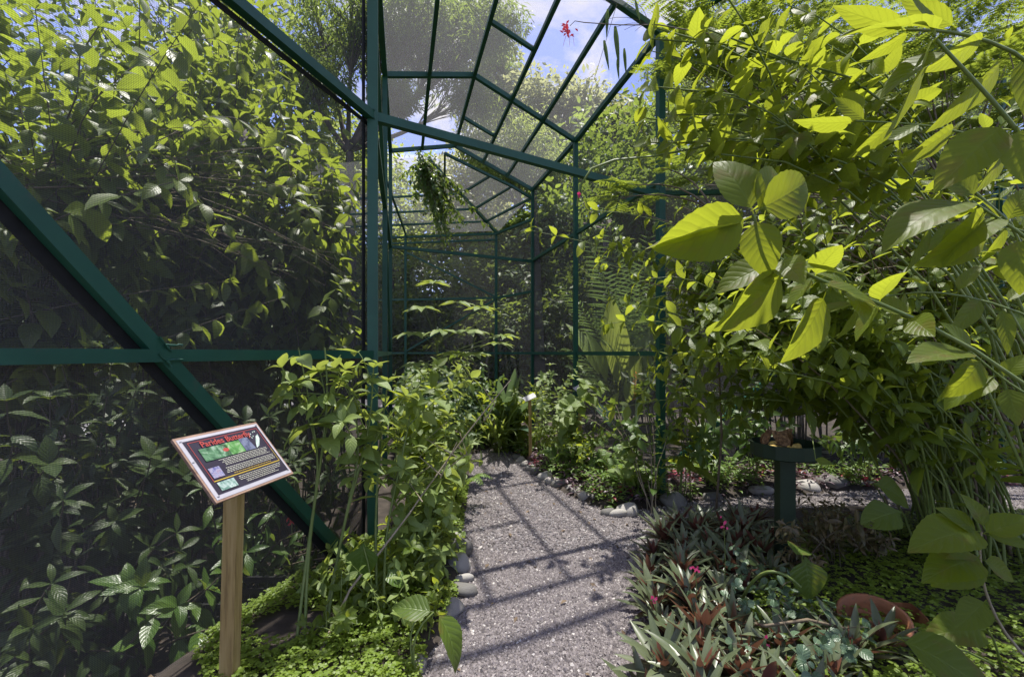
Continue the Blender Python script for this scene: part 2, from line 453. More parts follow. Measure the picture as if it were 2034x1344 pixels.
class Plant:
    """gathers stems and leaves of one plant, then links it as thing > stem, foliage"""
    def __init__(s, base): s.base = np.asarray(base, float); s.stem = MB(); s.rows = []; s.extra = []
    def twig(s, pts, r0, r1): s.stem.tube(pts, r0, r1, 5)
    def leafy(s, pts, L, gap, start=.2, pair=2, droop=.3, tip=4, fwd=.4, flat=.8):
        p, t = along(pts, gap, start)
        if not len(p): return
        n = len(p)
        ph0 = RNG.random() * PI
        for k in range(pair):
            ph = ph0 + np.arange(n) * (PI / 2 if pair > 1 else 2.4) + k * 2 * PI / pair + RNG.normal(0, .25, n)
            a = nrm(np.cross(t, [.1, .2, 1.0])); b = np.cross(a, t)
            rad = np.cos(ph)[:, None] * a + np.sin(ph)[:, None] * b
            d = t * fwd + rad * (1 - .35 * abs(rad[:, 2:3])) + [0, 0, -droop] + RNG.normal(0, .15, (n, 3))
            up = np.array([0, 0, 1.0]) * flat + rad * -.1 + t * .3 + RNG.normal(0, .3, (n, 3))
            fr = np.linspace(1.05, .8, n) * RNG.uniform(.75, 1.15, n)
            s.rows.append((p, d, up, (L[0] + (L[1] - L[0]) * RNG.random(n)) * fr))
        if tip:
            ph = np.arange(tip) / tip * 2 * PI + RNG.random() * 3
            tt = t[-1]; a = nrm(np.cross(tt, [.1, .2, 1.0])); b = np.cross(a, tt)
            rad = np.cos(ph)[:, None] * a + np.sin(ph)[:, None] * b
            d = tt * .55 + rad + [0, 0, .05] + RNG.normal(0, .12, (tip, 3))
            s.rows.append((np.tile(pts[-1], (tip, 1)), d, np.tile(tt * .9 + [0, 0, .6], (tip, 1)), L[0] * RNG.uniform(.6, 1.05, tip)))
    def leaf(s, p, d, up, L): s.rows.append((np.array([p]), np.array([d]), np.array([up]), np.array([L])))
    def done(s, name, label, cat, tms, lm, sm, group=None, keep=None, leafname='foliage', parent=None):
        root = thing(name, label, cat, s.base, group)
        if s.stem.n: part('stem', s.stem, sm, root)
        if s.rows:
            P, D, U, L = [np.concatenate([r[k] for r in s.rows]) for k in range(4)]
            if keep is not None:
                ok = keep(P) & keep(P + nrm(D) * L[:, None] * .9)
                P, D, U, L = P[ok], D[ok], U[ok], L[ok]
            fb = MB(); which = RNG.integers(0, len(tms), len(P))
            for k, tm in enumerate(tms):
                q = which == k
                fb.leaves(tm, P[q], D[q], U[q], L[q])
            if fb.n: part(leafname, fb, lm, root)
        return root

def wob(pts, a):
    n = len(pts); w = RNG.normal(0, a, (n, 3)); w[0] = 0
    return pts + np.cumsum(w, 0) * .5

def shrub(name, label, cat, base, tips, L=(.1, .15), tm='ovate', lm=None, sm=None, r=.007, gap=.07, start=.25, arch=.25,
          pair=2, droop=.3, subs=2, spread=.3, group=None, keep=None, tip=4, jit=.05, flat=.8, leafkeep=None):
    base = np.asarray(base, float)
    pl = Plant(base)
    for tp in tips:
        tp = np.asarray(tp, float)
        b0 = base + np.append(RNG.normal(0, jit, 2), 0)
        ln = np.linalg.norm(tp - b0)
        c = b0 + (tp - b0) * [.3, .3, .62] + [0, 0, arch * ln]
        pts = wob(bez(b0, c, tp, 10), .012 * ln)
        if keep is not None:
            k = keep(pts)
            if not k[1:].all():
                bad = np.argmax(~k[1:]) + 1
                if bad < 4: continue
                pts = pts[:bad]
        pl.twig(pts, r, r * .35)
        pl.leafy(pts, L, gap, start, pair, droop, tip, flat=flat)
        for _ in range(subs):
            i = RNG.integers(4, max(5, len(pts) - 1)); i = min(i, len(pts) - 1)
            q0 = pts[i]; q2 = q0 + (pts[-1] - pts[max(0, i - 3)]) * RNG.uniform(.3, .7) + RNG.normal(0, spread, 3) * [1, 1, .7]
            sp = bez(q0, (q0 + q2) / 2 + [0, 0, .12 * ln * RNG.random()], q2, 6)
            if keep is not None and not keep(sp).all(): continue
            pl.twig(sp, r * .5, r * .22)
            pl.leafy(sp, L, gap, .2, pair, droop, tip, flat=flat)
    return pl.done(name, label, cat, T[tm] if isinstance(tm, str) else tm, lm, sm, group, leafkeep or keep)

def blob(c, rad, n, lo=.35):
    d = nrm(RNG.normal(size=(n, 3)))
    return np.asarray(c) + d * (lo + (1 - lo) * RNG.random((n, 1)) ** .6) * np.asarray(rad)

def tree(name, label, base, fork, clumps, nper, L, tm, lm, group=None, hang=.3, r=.14, keep=None, cat='tree', sig=.42, limbs=True):
    """trunk, limbs out to each clump of the crown, twigs, and leaves through every clump"""
    base = np.asarray(base, float); fork = np.asarray(fork, float)
    root = thing(name, label, cat, base, group)
    tb = MB()
    tb.tube(wob(bez(base, (base + fork) / 2 + RNG.normal(0, .15, 3) * [1, 1, 0], fork, 8), .03), r, r * .7, 8)
    fb = MB()
    tms = T[tm]
    for c, rad in clumps:
        c = np.asarray(c, float)
        if limbs:
            m = (fork + c) / 2 + RNG.normal(0, .25, 3) * np.linalg.norm(c - fork) * .25
            lp = wob(bez(fork, m, c, 8), .03)
            tb.tube(lp, r * .55, r * .12, 6)
        nt = max(5, nper // 45)
        for _ in range(nt):
            e = c + nrm(RNG.normal(size=3)) * rad * RNG.uniform(.35, 1.0)
            s0 = lp[RNG.integers(4, 8)] if limbs else c
            tw = bez(s0, (s0 + e) / 2 + [0, 0, .1 * rad[2]], e, 5)
            tb.tube(tw, r * .12, r * .03, 4)
            k = nper // nt
            P = e + RNG.normal(0, sig, (k, 3)) * rad * .55
            D = RNG.normal(size=(k, 3)) * [1, 1, .6] + (P - c) / rad * .5 + [0, 0, -hang]
            U = np.array([0, 0, 1.0]) + RNG.normal(0, .5, (k, 3))
            ll = L * RNG.uniform(.6, 1.3, k)
            if keep is not None:
                ok = keep(P) & keep(P + nrm(D) * ll[:, None]); P, D, U, ll = P[ok], D[ok], U[ok], ll[ok]
            w = RNG.integers(0, len(tms), len(P))
            for q, t_ in enumerate(tms): fb.leaves(t_, P[w == q], D[w == q], U[w == q], ll[w == q])
    part('trunk', tb, M_BARK, root)
    part('crown', fb, lm, root)
    return root

# ------------------------------------------------------------------ plan of the butterfly house
L1 = np.array([-.97, 3.17]); L2 = np.array([-1.87, 7.0]); LM = (L1 + L2) / 2
R3 = np.array([1.41, 4.32]); R2 = np.array([.866, 6.2]); R1 = np.array([.366, 8.06])
LB = L1 + np.array([-.296, -.955]) * 4.4
RX0 = np.array([1.72, 5.3]); RX = np.array([5.45, 5.07]); RXX = np.array([8.2, 4.9])
Q1 = np.array([.40, 8.63]); PB = np.array([-.34, 9.7]); PL = np.array([-2.33, 9.95]); PLL = np.array([-4.6, 10.3]); QL = np.array([-4.3, 6.6])
HOUSE = np.array([LB, L1, L2, QL, PLL, PB, Q1, R1, R2, R3, RX0, RX, RXX, [8.0, -2.0]])

def inside(p, poly=HOUSE):
    p = np.atleast_2d(p); x, y = p[:, 0], p[:, 1]; c = np.zeros(len(p), bool)
    for i in range(len(poly)):
        (x0, y0), (x1, y1) = poly[i], poly[i - 1]
        hit = ((y0 > y) != (y1 > y)) & (x < (x1 - x0) * (y - y0) / (y1 - y0 + 1e-12) + x0)
        c ^= hit
    return c

def shift_in(p): return inside(p)
def outside(p):
    p = np.atleast_2d(p)
    r = ~inside(p)
    for dx, dy in ((.09, 0), (-.09, 0), (0, .09), (0, -.09)): r &= ~inside(p + [dx, dy, 0])
    return r | (p[:, 2] > 5.4)
def within(p):
    p = np.atleast_2d(p)
    r = inside(p)
    for dx, dy in ((.06, 0), (-.06, 0), (0, .06), (0, -.06)): r &= inside(p + [dx, dy, 0])
    return r

# ------------------------------------------------------------------ ground, path
L_EDGE = [(985, 885), (940, 905), (935, 960), (930, 1010), (925, 1060), (928, 1110), (925, 1170), (900, 1230), (845, 1344)]
R_EDGE = [(1010, 890), (1040, 930), (1100, 972), (1160, 1000), (1225, 1022), (1310, 1010), (1400, 996), (1520, 986), (1700, 976), (2034, 968), (2300, 962)]
R_LOW = [(2300, 1010), (2034, 1016), (1700, 1012), (1450, 1012), (1330, 1040), (1280, 1100), (1285, 1180), (1310, 1260), (1290, 1344)]
near_l, near_r = [-.32, .9], [.45, .9]
PATH = np.array([[-.5, 7.6]] + [gnd(*p)[:2] for p in L_EDGE] + [[-.30, 1.6], [-.35, .2], [.55, .2], [.52, 1.6]] + [gnd(*p)[:2] for p in reversed(R_LOW)] + [gnd(*p)[:2] for p in reversed(R_EDGE)] + [[.05, 7.6]])

def dist_path(P):
    P = np.atleast_2d(P)[:, :2]; d = np.full(len(P), 1e9)
    for i in range(len(PATH)):
        a, b = PATH[i - 1], PATH[i]; ab = b - a
        t = np.clip(((P - a) @ ab) / max(ab @ ab, 1e-9), 0, 1)
        d = np.minimum(d, np.linalg.norm(P - a - t[:, None] * ab, axis=1))
    return np.where(inside(P, PATH), -d, d)

def dist_house(P):
    d = np.full(len(P), 1e9)
    for i in range(len(HOUSE)):
        a, b = HOUSE[i - 1], HOUSE[i]; ab = b - a
        t = np.clip(((P - a) @ ab) / max(ab @ ab, 1e-9), 0, 1)
        d = np.minimum(d, np.linalg.norm(P - a - t[:, None] * ab, axis=1))
    return np.where(inside(P, HOUSE), 0, d)
def gz(x, y):
    x, y = np.atleast_1d(x).astype(float), np.atleast_1d(y).astype(float)
    d = dist_path(np.stack([x, y], -1))
    return np.where(d < 0, -.03, np.minimum(.09, d * .5)) + .012 * np.sin(x * 5.1 + y * 3) * np.sin(y * 4.3 - x) * (d > 0) - .24 * np.clip(dist_house(np.stack([x, y], -1)) * 4 - .3, 0, 1) * np.clip((-.7 - x) * 3, 0, 1)
def G(x, y): return np.array([x, y, float(gz(x, y)[0])])
def GP(px, py):
    g = gnd(px, py, .06); return G(g[0], g[1])

M_SOIL = plain('soil', [(.3, (.022, .018, .014)), (.55, (.045, .036, .028)), (.75, (.085, .068, .054))], 9, .95, .9, detail=9)
M_GRAVEL = plain('gravel_sheet', [(.3, (.10, .095, .10)), (.7, (.24, .225, .235))], 60, .9, .6, detail=4)
gx, gy = np.arange(-8, 9.01, .09), np.arange(-1.5, 13, .09)
GX, GY = np.meshgrid(gx, gy, indexing='ij')
mb = MB(); nx, ny = GX.shape
i = np.arange(nx - 1)[:, None] * ny; j = np.arange(ny - 1)[None]
mb.add(np.stack([GX.ravel(), GY.ravel(), gz(GX.ravel(), GY.ravel())], -1), np.stack([i + j, i + ny + j, i + ny + j + 1, i + j + 1], -1).reshape(-1, 4))
tag(part('ground', mb, M_SOIL), kind='structure')
mb = MB()
for (xa, xb, ya, yb) in ((-300, -8, -300, 300), (9, 300, -300, 300), (-8, 9, 13, 300), (-8, 9, -300, -1.5)):
    mb.quad([(xa, ya, .06), (xb, ya, .06), (xb, yb, .06), (xa, yb, .06)])
M_FIELD = plain('field_soil', [(.3, (.03, .045, .018)), (.7, (.07, .085, .035))], 2, .95, .5)
tag(part('terrain', mb, M_FIELD), kind='structure')
mb = MB()
bm_v = [(x, y, 0.0) for x, y in PATH]
me = bpy.data.meshes.new('path'); me.from_pydata(bm_v, [], [list(range(len(bm_v)))]); me.materials.append(M_GRAVEL)
po = bpy.data.objects.new('path', me); COL.objects.link(po); tag(po, kind='structure')

# loose gravel stones lying on the path
def gravel(n, ymin, ymax, rmin, rmax):
    P = np.stack([RNG.uniform(-1, 6, n * 6), RNG.uniform(ymin, ymax, n * 6)], -1)
    P = P[(dist_path(P) < .03) & (abs(P[:, 0]) < P[:, 1] * 1.2 + .1)][:n]
    return P, RNG.uniform(rmin, rmax, len(P))
octv = np.array([(1, 0, 0), (0, 1, 0), (-1, 0, 0), (0, -1, 0), (0, 0, 1), (0, 0, -1)], float)
octf = np.array([(0, 1, 4), (1, 2, 4), (2, 3, 4), (3, 0, 4)])
mb = MB()
for (n, ya, yb, ra, rb) in ((62000, 1.6, 3.2, .004, .0085), (36000, 3.2, 6.8, .006, .0115)):
    P, rr = gravel(n, ya, yb, ra, rb); n = len(P); rr = rr * np.where(RNG.random(n) < .06, 1.6, 1.0)
    V = octv[None] * RNG.uniform(.6, 1.35, (n, 6, 1)) * rr[:, None, None]
    V[..., 2] *= RNG.uniform(.5, .95, (n, 1))
    a = RNG.random(n) * 6.28; ca, sa = np.cos(a)[:, None], np.sin(a)[:, None]
    ti = RNG.normal(0, .35, (n, 1))
    X = V[..., 0] * ca - V[..., 1] * sa; Y = V[..., 0] * sa + V[..., 1] * ca; Z = V[..., 2] + X * ti
    W = np.stack([X + P[:, :1], Y + P[:, 1:], Z + rr[:, None] * .35 + .001], -1)
    f = (np.arange(n)[:, None, None] * 6 + octf[None]).reshape(-1, 3)
    mb.add(W.reshape(-1, 3), f, None, np.repeat(RNG.random(n), 6), False)
m, nt, new, link = mat('gravel_stone')
o_ = new('ShaderNodeOutputMaterial'); p_ = new('ShaderNodeBsdfPrincipled'); a_ = new('ShaderNodeAttribute'); a_.attribute_name = 'rnd'
r_ = ramp(new, [(0, (.105, .092, .089)), (.4, (.172, .152, .149)), (.8, (.24, .213, .208)), (.965, (.29, .265, .255)), (.988, (.55, .52, .48))])
link(a_.outputs['Fac'], r_.inputs['Fac']); link(r_.outputs['Color'], p_.inputs['Base Color']); p_.inputs['Roughness'].default_value = .8
link(p_.outputs[0], o_.inputs['Surface'])
tag(part('gravel', mb, m), 'loose grey gravel stones covering the curved garden path', 'gravel', kind='stuff')

# ------------------------------------------------------------------ frame and netting
def P3(xy, z): return np.array([xy[0], xy[1], z])
def mix(a, b, t): return np.asarray(a) + (np.asarray(b) - np.asarray(a)) * t
house = thing('butterfly_house', 'dark green steel framed enclosure of netting with gabled walkway behind gravel path', 'butterfly house')
ZM, ZEL, ZER, ZR = EYE + 1.64, EYE + 3.10, EYE + 2.88, EYE + 3.38       # mid rail, left eave, right eave, ridge
ZMR = EYE + 1.49
def hp(name, segs, w, h=None, up=(0, 0, 1)):
    b = MB()
    for p, q in segs: b.beam(p, q, w, h, up)
    return part(name, b, M_PAINT, house)
nW = np.array([-.955, .296])
# posts
for xy, zt, w in ((L1, ZEL + .02, .07), (LM, ZEL, .055), (L2, ZEL, .055), (R3, EYE + 3.05, .065), (R2, ZER, .055), (R1, ZER, .055),
                  (LB, ZEL, .06), (RX, EYE + 3.42, .06), (RX0, EYE + 3.42, .055), (PB, EYE + 2.55, .05), (PL, EYE + 2.6, .05), (PLL, EYE + 2.6, .05)):
    hp('post', [(P3(xy, -.25), P3(xy, zt))], w)
# left wall
fl = np.array([-.296, -.955])
hp('rail', [(P3(L1, EYE - .012), P3(LB, EYE - .012))], .05)
hp('rail', [(P3(L1, ZM), P3(LB, ZM))], .052, .056)
hp('rail', [(P3(L1, ZEL - .03), P3(LB, ZEL - .03))], .05)
a0 = P3(L1 + nW * .004 + fl * .03, -.186); d_ = P3(fl, 1.13) * [1, 1, 1]
hp('brace', [(a0, a0 + np.array([fl[0], fl[1], 1.13]) * 2.84)], .044, .055)
# portal across the path
hp('beam', [(P3(L1, ZM), P3(R3, ZMR))], .052, .06)
# right wall of the walkway
hp('rail', [(P3(R3, EYE - .01), P3(R1, EYE - .01))], .045)
hp('rail', [(P3(R3, EYE + 1.63), P3(R1, EYE + 1.63))], .045)
hp('rail', [(P3(R3, EYE + 3.03), P3(R2, ZER)), (P3(R2, ZER), P3(R1, ZER))], .055)
hp('rail', [(P3(L1, ZM - .01), P3(L2, ZM - .01))], .045)
hp('rail', [(P3(L1, EYE - .01), P3(L2, EYE - .01))], .045)
hp('rail', [(P3(L1, ZEL - .004), P3(L2, ZEL - .004))], .055)
hp('brace', [(P3(LM, ZM), P3(L2, EYE))], .03)
hp('brace', [(P3(L1, ZEL - .5), P3(LM, ZM))], .035)
# walkway roof
def roofpt(i, s):
    l, r, zr = ((L1, R3, EYE + 3.03), (LM, R2, ZER), (L2, R1, ZER))[i]
    z = ZEL + (ZR - ZEL) * s / .42 if s < .42 else ZR + (zr - ZR) * (s - .42) / .58
    return P3(mix(l, r, s), z)
for i in range(3):
    hp('rafter', [(roofpt(i, 0), roofpt(i, .42)), (roofpt(i, .42), roofpt(i, 1))], .05, .055)
for s in (.2, .42, .62, .8):
    hp('purlin', [(roofpt(0, s), roofpt(1, s)), (roofpt(1, s), roofpt(2, s))], .042, .046)
for i in (0, 1):
    hp('purlin', [(mix(roofpt(i, .42), roofpt(i + 1, .42), .52), mix(roofpt(i, .62), roofpt(i + 1, .62), .52))], .04)
# gate frame at the far end of the walkway
hp('beam', [(P3(L2, EYE + 1.63), P3(R1, EYE + 1.61))], .045)
# far room with a hipped roof
hp('rail', [(P3(PLL, EYE + 2.53), P3(PB, EYE + 2.53)), (P3(PB, EYE + 2.53), P3(Q1, EYE + 2.53))], .045)
hp('rail', [(P3(PLL, EYE + 2.4), P3(PB, EYE + 2.4))], .035)
hp('rail', [(P3(PLL, EYE + 1.16), P3(PB, EYE + 1.16)), (P3(PB, EYE + 1.16), P3(Q1, EYE + 1.16))], .04)
hp('rail', [(P3(PLL, EYE - .01), P3(PB, EYE - .01)), (P3(PB, EYE - .01), P3(Q1, EYE - .01))], .04)
hp('brace', [(P3(PL, EYE + 2.2), P3(PB, EYE + 1.18))], .035)
hp('brace', [(P3(PB, EYE + 1.14), P3(PL, EYE + .02))], .035)
HA = np.array([-1.42, 7.75, EYE + 3.3]); HB = np.array([-.34, 9.75, EYE + 2.57])
hp('rafter', [(HA, HB)], .045)
r1s = [P3(mix(L2, R1, s), z) for s, z in ((.35, EYE + 3.22), (.672, EYE + 2.99), (.836, EYE + 2.88), (.99, EYE + 2.73))]
hp('rafter', [(r1s[0], r1s[1]), (r1s[1], r1s[2]), (r1s[2], r1s[3])], .04)
hips = [np.array([-.98, 8.6, EYE + 2.99]), np.array([-.79, 9.03, EYE + 2.88]), np.array([-.57, 9.4, EYE + 2.73])]
hips = [mix(HA, HB, t) for t in (.42, .63, .82)]
for h, e in zip(hips, r1s[1:]):
    hp('purlin', [(h, e)], .035)
    hp('purlin', [(h, h + np.array([-4.0, .55, 0]))], .035)
hp('purlin', [(r1s[0], mix(HA, HB, .2))], .035)
hp('rafter', [(P3(PL, EYE + 2.6), np.array([-2.2, 7.4, EYE + 3.25]))], .035)
# main room on the right
ZW = EYE + 1.85
hp('rail', [(P3(RX0, ZW), P3(RX, ZW)), (P3(RX, ZW), P3(RXX, ZW))], .05)
hp('rail', [(P3(R3, EYE + 3.02), P3(RX0, EYE + 3.4)), (P3(RX0, EYE + 3.4), P3(RX, EYE + 3.4)), (P3(RX, EYE + 3.4), P3(RXX, EYE + 3.4))], .05)
hp('rail', [(P3(R3, EYE - .012), P3(RX0, EYE - .012)), (P3(RX0, EYE - .012), P3(RX, EYE - .012)), (P3(RX, EYE - .012), P3(RXX, EYE - .012))], .045)
hp('rail', [(P3(R3, ZMR + .14), P3(RX0, ZW))], .045)
hp('brace', [(P3(mix(RX0, RX, .66), EYE + .7), P3(RX, ZW - .02))], .045)
hp('brace', [(P3(mix(RX0, RX, .04), .12), P3(mix(RX0, RX, .4), EYE - .05))], .045)
ra, rb = P3(L1 + [.05, -.36], ZEL + .06), P3(R3 + [.05, -.36], EYE + 3.1)
rm_ = P3(mix(L1, R3, .45) + [.05, -.36], ZR + .12)
hp('rafter', [(ra, rm_), (rm_, rb)], .055)
hp('rafter', [(P3(R3, EYE + 3.03), P3([3.6, 2.4], EYE + 3.4))], .05)
# black netting edging, painted gap shade under the brace, weld beads at the joints
M_STRIP = plain('black_edging_and_shade', [(.3, (.006, .006, .007)), (.7, (.014, .014, .015))], 20, .7, .2)
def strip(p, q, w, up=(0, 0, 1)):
    b = MB(); b.beam(p, q, .006, w, up); part('edging_and_shade_strip', b, M_STRIP, house)
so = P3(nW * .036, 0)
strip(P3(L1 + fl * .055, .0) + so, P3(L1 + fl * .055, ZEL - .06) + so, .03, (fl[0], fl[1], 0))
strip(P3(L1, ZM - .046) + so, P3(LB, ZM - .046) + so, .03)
strip(a0 + so - [0, 0, .065], a0 + so - [0, 0, .065] + np.array([fl[0], fl[1], 1.13]) * 2.75, .045)  # dark strip added below the brace as the shadow in the net gap
wb = MB()
for c_, dv in ((P3(L1 + fl * 1.43, EYE), np.array([fl[0], fl[1], 1.13]) / 1.5), (P3(L1 + fl * 1.40, EYE), P3(fl, 0)), (P3(L1, ZM), np.array([0, 0, 1.0])), (P3(L1, ZM), P3(fl, 0))):
    for sg in (-1, 1):
        pts = np.array([c_ - P3(nW * .029, 0) + dv * (k * .012) + np.array([0, 0, sg * .03]) + RNG.normal(0, .0015, 3) for k in range(-3, 4)])
        wb.tube(pts, .0045 * RNG.uniform(.6, 1.2, 7), k=5)
part('weld_bead', wb, M_PAINT, house)['kind'] = 'stuff'
# netting
def net(pts, m=M_NET):
    b = MB(); b.quad(pts); return part('netting', b, m, house)
o1 = nW * .045
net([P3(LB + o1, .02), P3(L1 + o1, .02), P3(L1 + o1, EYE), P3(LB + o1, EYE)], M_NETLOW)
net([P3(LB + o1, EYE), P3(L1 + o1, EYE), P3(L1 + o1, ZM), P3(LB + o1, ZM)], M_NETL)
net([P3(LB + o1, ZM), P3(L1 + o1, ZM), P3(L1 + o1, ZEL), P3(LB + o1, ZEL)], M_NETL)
o2 = np.array([-.04, -.01])
net([P3(L1 + o2, .02), P3(L2 + o2, .02), P3(L2 + o2, ZM), P3(L1 + o2, ZM)])
net([P3(L1 + o2, ZM), P3(L2 + o2, ZM), P3(L2 + o2, ZEL), P3(L1 + o2, ZEL)])
o3 = np.array([.04, .01])
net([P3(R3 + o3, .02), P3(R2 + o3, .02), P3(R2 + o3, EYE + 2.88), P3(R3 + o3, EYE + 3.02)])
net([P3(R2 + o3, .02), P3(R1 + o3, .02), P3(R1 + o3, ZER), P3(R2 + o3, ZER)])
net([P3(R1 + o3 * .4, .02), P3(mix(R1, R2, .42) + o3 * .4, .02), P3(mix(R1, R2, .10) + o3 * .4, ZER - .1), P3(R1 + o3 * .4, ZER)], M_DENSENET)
up_ = np.array([0, 0, .035])
for i in (0, 1):
    for s0, s1 in ((0, .42), (.42, 1)):
        net([roofpt(i, s0) + up_, roofpt(i, s1) + up_, roofpt(i + 1, s1) + up_, roofpt(i + 1, s0) + up_], M_ROOFNET)
net([P3(PLL, .02) + [0, .04, 0], P3(PB, .02) + [0, .04, 0], P3(PB, EYE + 2.55) + [0, .04, 0], P3(PLL, EYE + 2.55) + [0, .04, 0]])
net([P3(PB, .02) + [.03, .03, 0], P3(Q1, .02) + [.03, .03, 0], P3(Q1, EYE + 2.55) + [.03, .03, 0], P3(PB, EYE + 2.55) + [.03, .03, 0]])
net([P3(R1 + o3, .02), P3(Q1 + o3, .02), P3(Q1 + o3, EYE + 2.55), P3(R1 + o3, EYE + 2.55)])
net([r1s[0] + up_, r1s[3] + up_, HB + [.05, .02, .03], HA + up_], M_ROOFNET)
net([HA + up_, HB + up_, HB + [-4, .55, .03], HA + [-3.2, .5, .03]], M_ROOFNET)
net([P3(RX0, .02) + [0, .04, 0], P3(RX, .02) + [0, .04, 0], P3(RX, EYE + 3.4) + [0, .04, 0], P3(RX0, EYE + 3.4) + [0, .04, 0]])
net([P3(R3 + o3, .02), P3(RX0 + o3, .02), P3(RX0 + o3, EYE + 3.4), P3(R3 + o3, EYE + 3.02)])
net([P3(RX, .02) + [0, .04, 0], P3(RXX, .02) + [0, .04, 0], P3(RXX, EYE + 3.4) + [0, .04, 0], P3(RX, EYE + 3.4) + [0, .04, 0]])
net([P3(LB, ZEL + .05), P3([8, -2], EYE + 3.5), P3(RXX, EYE + 3.45), P3(R3, EYE + 3.1)], M_ROOFNET)
mbn = MB(); mbn.add([P3(LB, ZEL + .05), P3(R3, EYE + 3.1), P3(L1, ZEL + .05)], [[0, 1, 2]], [[0, 0], [4, 0], [4, 2]], .5, False)
part('netting', mbn, M_ROOFNET, house)
mbn = MB(); mbn.add([P3(R3, EYE + 3.1), P3(RXX, EYE + 3.45), P3(RX0, EYE + 3.45)], [[0, 1, 2]], [[0, 0], [6, 0], [1, 1]], .5, False)
part('netting', mbn, M_ROOFNET, house)

# ------------------------------------------------------------------ trees beyond the netting
def cl(px, py, Z, r, rz=None): return (at(px, py, Z), np.array([r, r, rz or r * .75]))
tree('feathery_tree', 'tall dark feathery tree with drooping fine foliage above the left side of the walkway roof', G(-4.6, 13.0), at(690, 300, 13),
     [cl(640, 60, 13, 1.6), cl(800, 50, 13, 1.7, 1.2), cl(900, 110, 13.5, 1.6, 1.4), cl(700, 10, 12, 1.5), cl(850, 30, 12.5, 1.6, 1.0), cl(980, 60, 14, 1.1, 1.0), cl(935, 190, 14, 1.0, 1.1), cl(920, 40, 13.5, 1.3, 1.0), cl(760, 110, 12.8, 1.2, .8), cl(790, 195, 12.5, .7, .35), cl(600, 150, 12, 1.2)],
     2700, .22, 'narrow', M_FARG, hang=.7, r=.16, sig=.2)
tree('feathery_tree', 'bright green feathery tree low behind the walkway roof between the pale tree and dark one', G(.2, 12.5), at(1030, 420, 12.5),
     [cl(1040, 270, 12.5, .85, .9), cl(1000, 330, 12.5, .8, .7), cl(1080, 350, 12.3, .7, .6), cl(960, 300, 13, .6, .8)], 2600, .16, 'narrow', M_FARL, hang=.9, r=.09)
tree('pale_leaved_tree', 'large pale tree with whitish yellow leaf clusters against the sky over the roof', G(1.6, 17), at(1090, 420, 17),
     [cl(1070, 200, 17, 1.3), cl(1140, 215, 17, 1.2), cl(1210, 250, 16.5, 1.2), cl(1180, 330, 16.5, 1.5), cl(1060, 300, 17, 1.4), cl(990, 210, 18, 1.2), cl(1250, 330, 16, 1.0), cl(985, 130, 18, 1.1)],
     1900, .25, 'small', M_FARY, hang=.3, r=.2)
back = [
 ('tree with light yellow green crown seen through the far room netting', -3.6, 13.5, [(800, 430, 2.0), (740, 360, 1.5), (870, 470, 1.4), (820, 540, 1.5), (730, 500, 1.6), (690, 300, 1.3)], M_FARL, 'small', .17),
 ('tree with yellowish crown behind the hipped roof of the far room', -1.0, 13.5, [(950, 420, 1.6), (1000, 350, 1.3), (900, 400, 1.4), (980, 480, 1.4), (940, 340, 1.2)], M_FARY, 'small', .16),
 ('bushy green tree standing right behind the back wall of the far room', -1.4, 11.8, [(860, 600, 1.2), (930, 560, 1.2), (960, 650, 1.2), (830, 700, 1.3), (900, 750, 1.3), (800, 640, 1.1), (1010, 540, 1.1)], M_FARG, 'small', .14),
 ('dark dense tree beside the far corner post of the far room', .6, 11.2, [(1040, 560, 1.0), (1020, 660, 1.1), (1060, 470, 1.0), (1000, 760, 1.1), (1090, 640, 1.0), (1090, 500, .9)], M_FARD, 'small', .14),
 ('shaggy green tree leaning over the right wall of the walkway', 2.6, 10.5, [(1130, 330, 1.2), (1210, 300, 1.2), (1180, 420, 1.1), (1270, 380, 1.1), (1300, 260, 1.2), (1240, 460, 1.0), (1120, 450, .9)], M_FARG, 'ovate', .17),
 ('tall green tree behind the leafy shrubs at the right', 6.2, 11, [(1480, 150, 1.9), (1600, 250, 1.9), (1420, 330, 1.7), (1560, 400, 1.8), (1380, 200, 1.4), (1700, 180, 1.9), (1480, 480, 1.7)], M_FARL, 'small', .19),
 ('broad dark tree filling the far right corner', 10.5, 12, [(1780, 200, 2.0), (1900, 320, 2.0), (1800, 420, 2.0), (1960, 160, 2.0), (1860, 540, 1.9), (2000, 460, 1.9), (1700, 420, 1.6), (1950, 640, 1.6)], M_FARG, 'small', .2),
 ('tall tree rising behind the left thicket beside the brace', -7.0, 9.5, [(420, 80, 1.5), (520, 40, 1.4), (600, 220, 1.1), (320, 20, 1.5), (640, 330, 1.0), (480, 200, 1.4)], M_FARL, 'ovate', .19),
 ('dark tree deep behind the left thicket', -9.5, 9.5, [(60, 200, 1.8), (180, 120, 1.8), (300, 260, 1.8), (120, 380, 1.8), (260, 420, 1.7), (20, 500, 1.7), (400, 380, 1.5), (200, 560, 1.6), (360, 540, 1.5), (520, 460, 1.4), (460, 600, 1.3), (600, 560, 1.2)], M_FARD, 'ovate', .2),
]
for lab, x, y, cs, lm, tm, L in back:
    zs = [y + (600 - b) / 600 * 4.2 + (1.2 if b < 450 else 0) for a, b, c in cs]; cl_ = [cl(a, b, z, c * z / y) for (a, b, c), z in zip(cs, zs)]
    top = min(b for a, b, c in cs); cx = np.mean([a for a, b, c in cs]); 
    tree('broadleaf_tree', lab, G(x, y), at(cx, max(b for a, b, c in cs), y), cl_, 1900 if tm == 'small' else 900, L * 1.3, tm, lm, 'trees beyond the netting', keep=outside, r=.11)

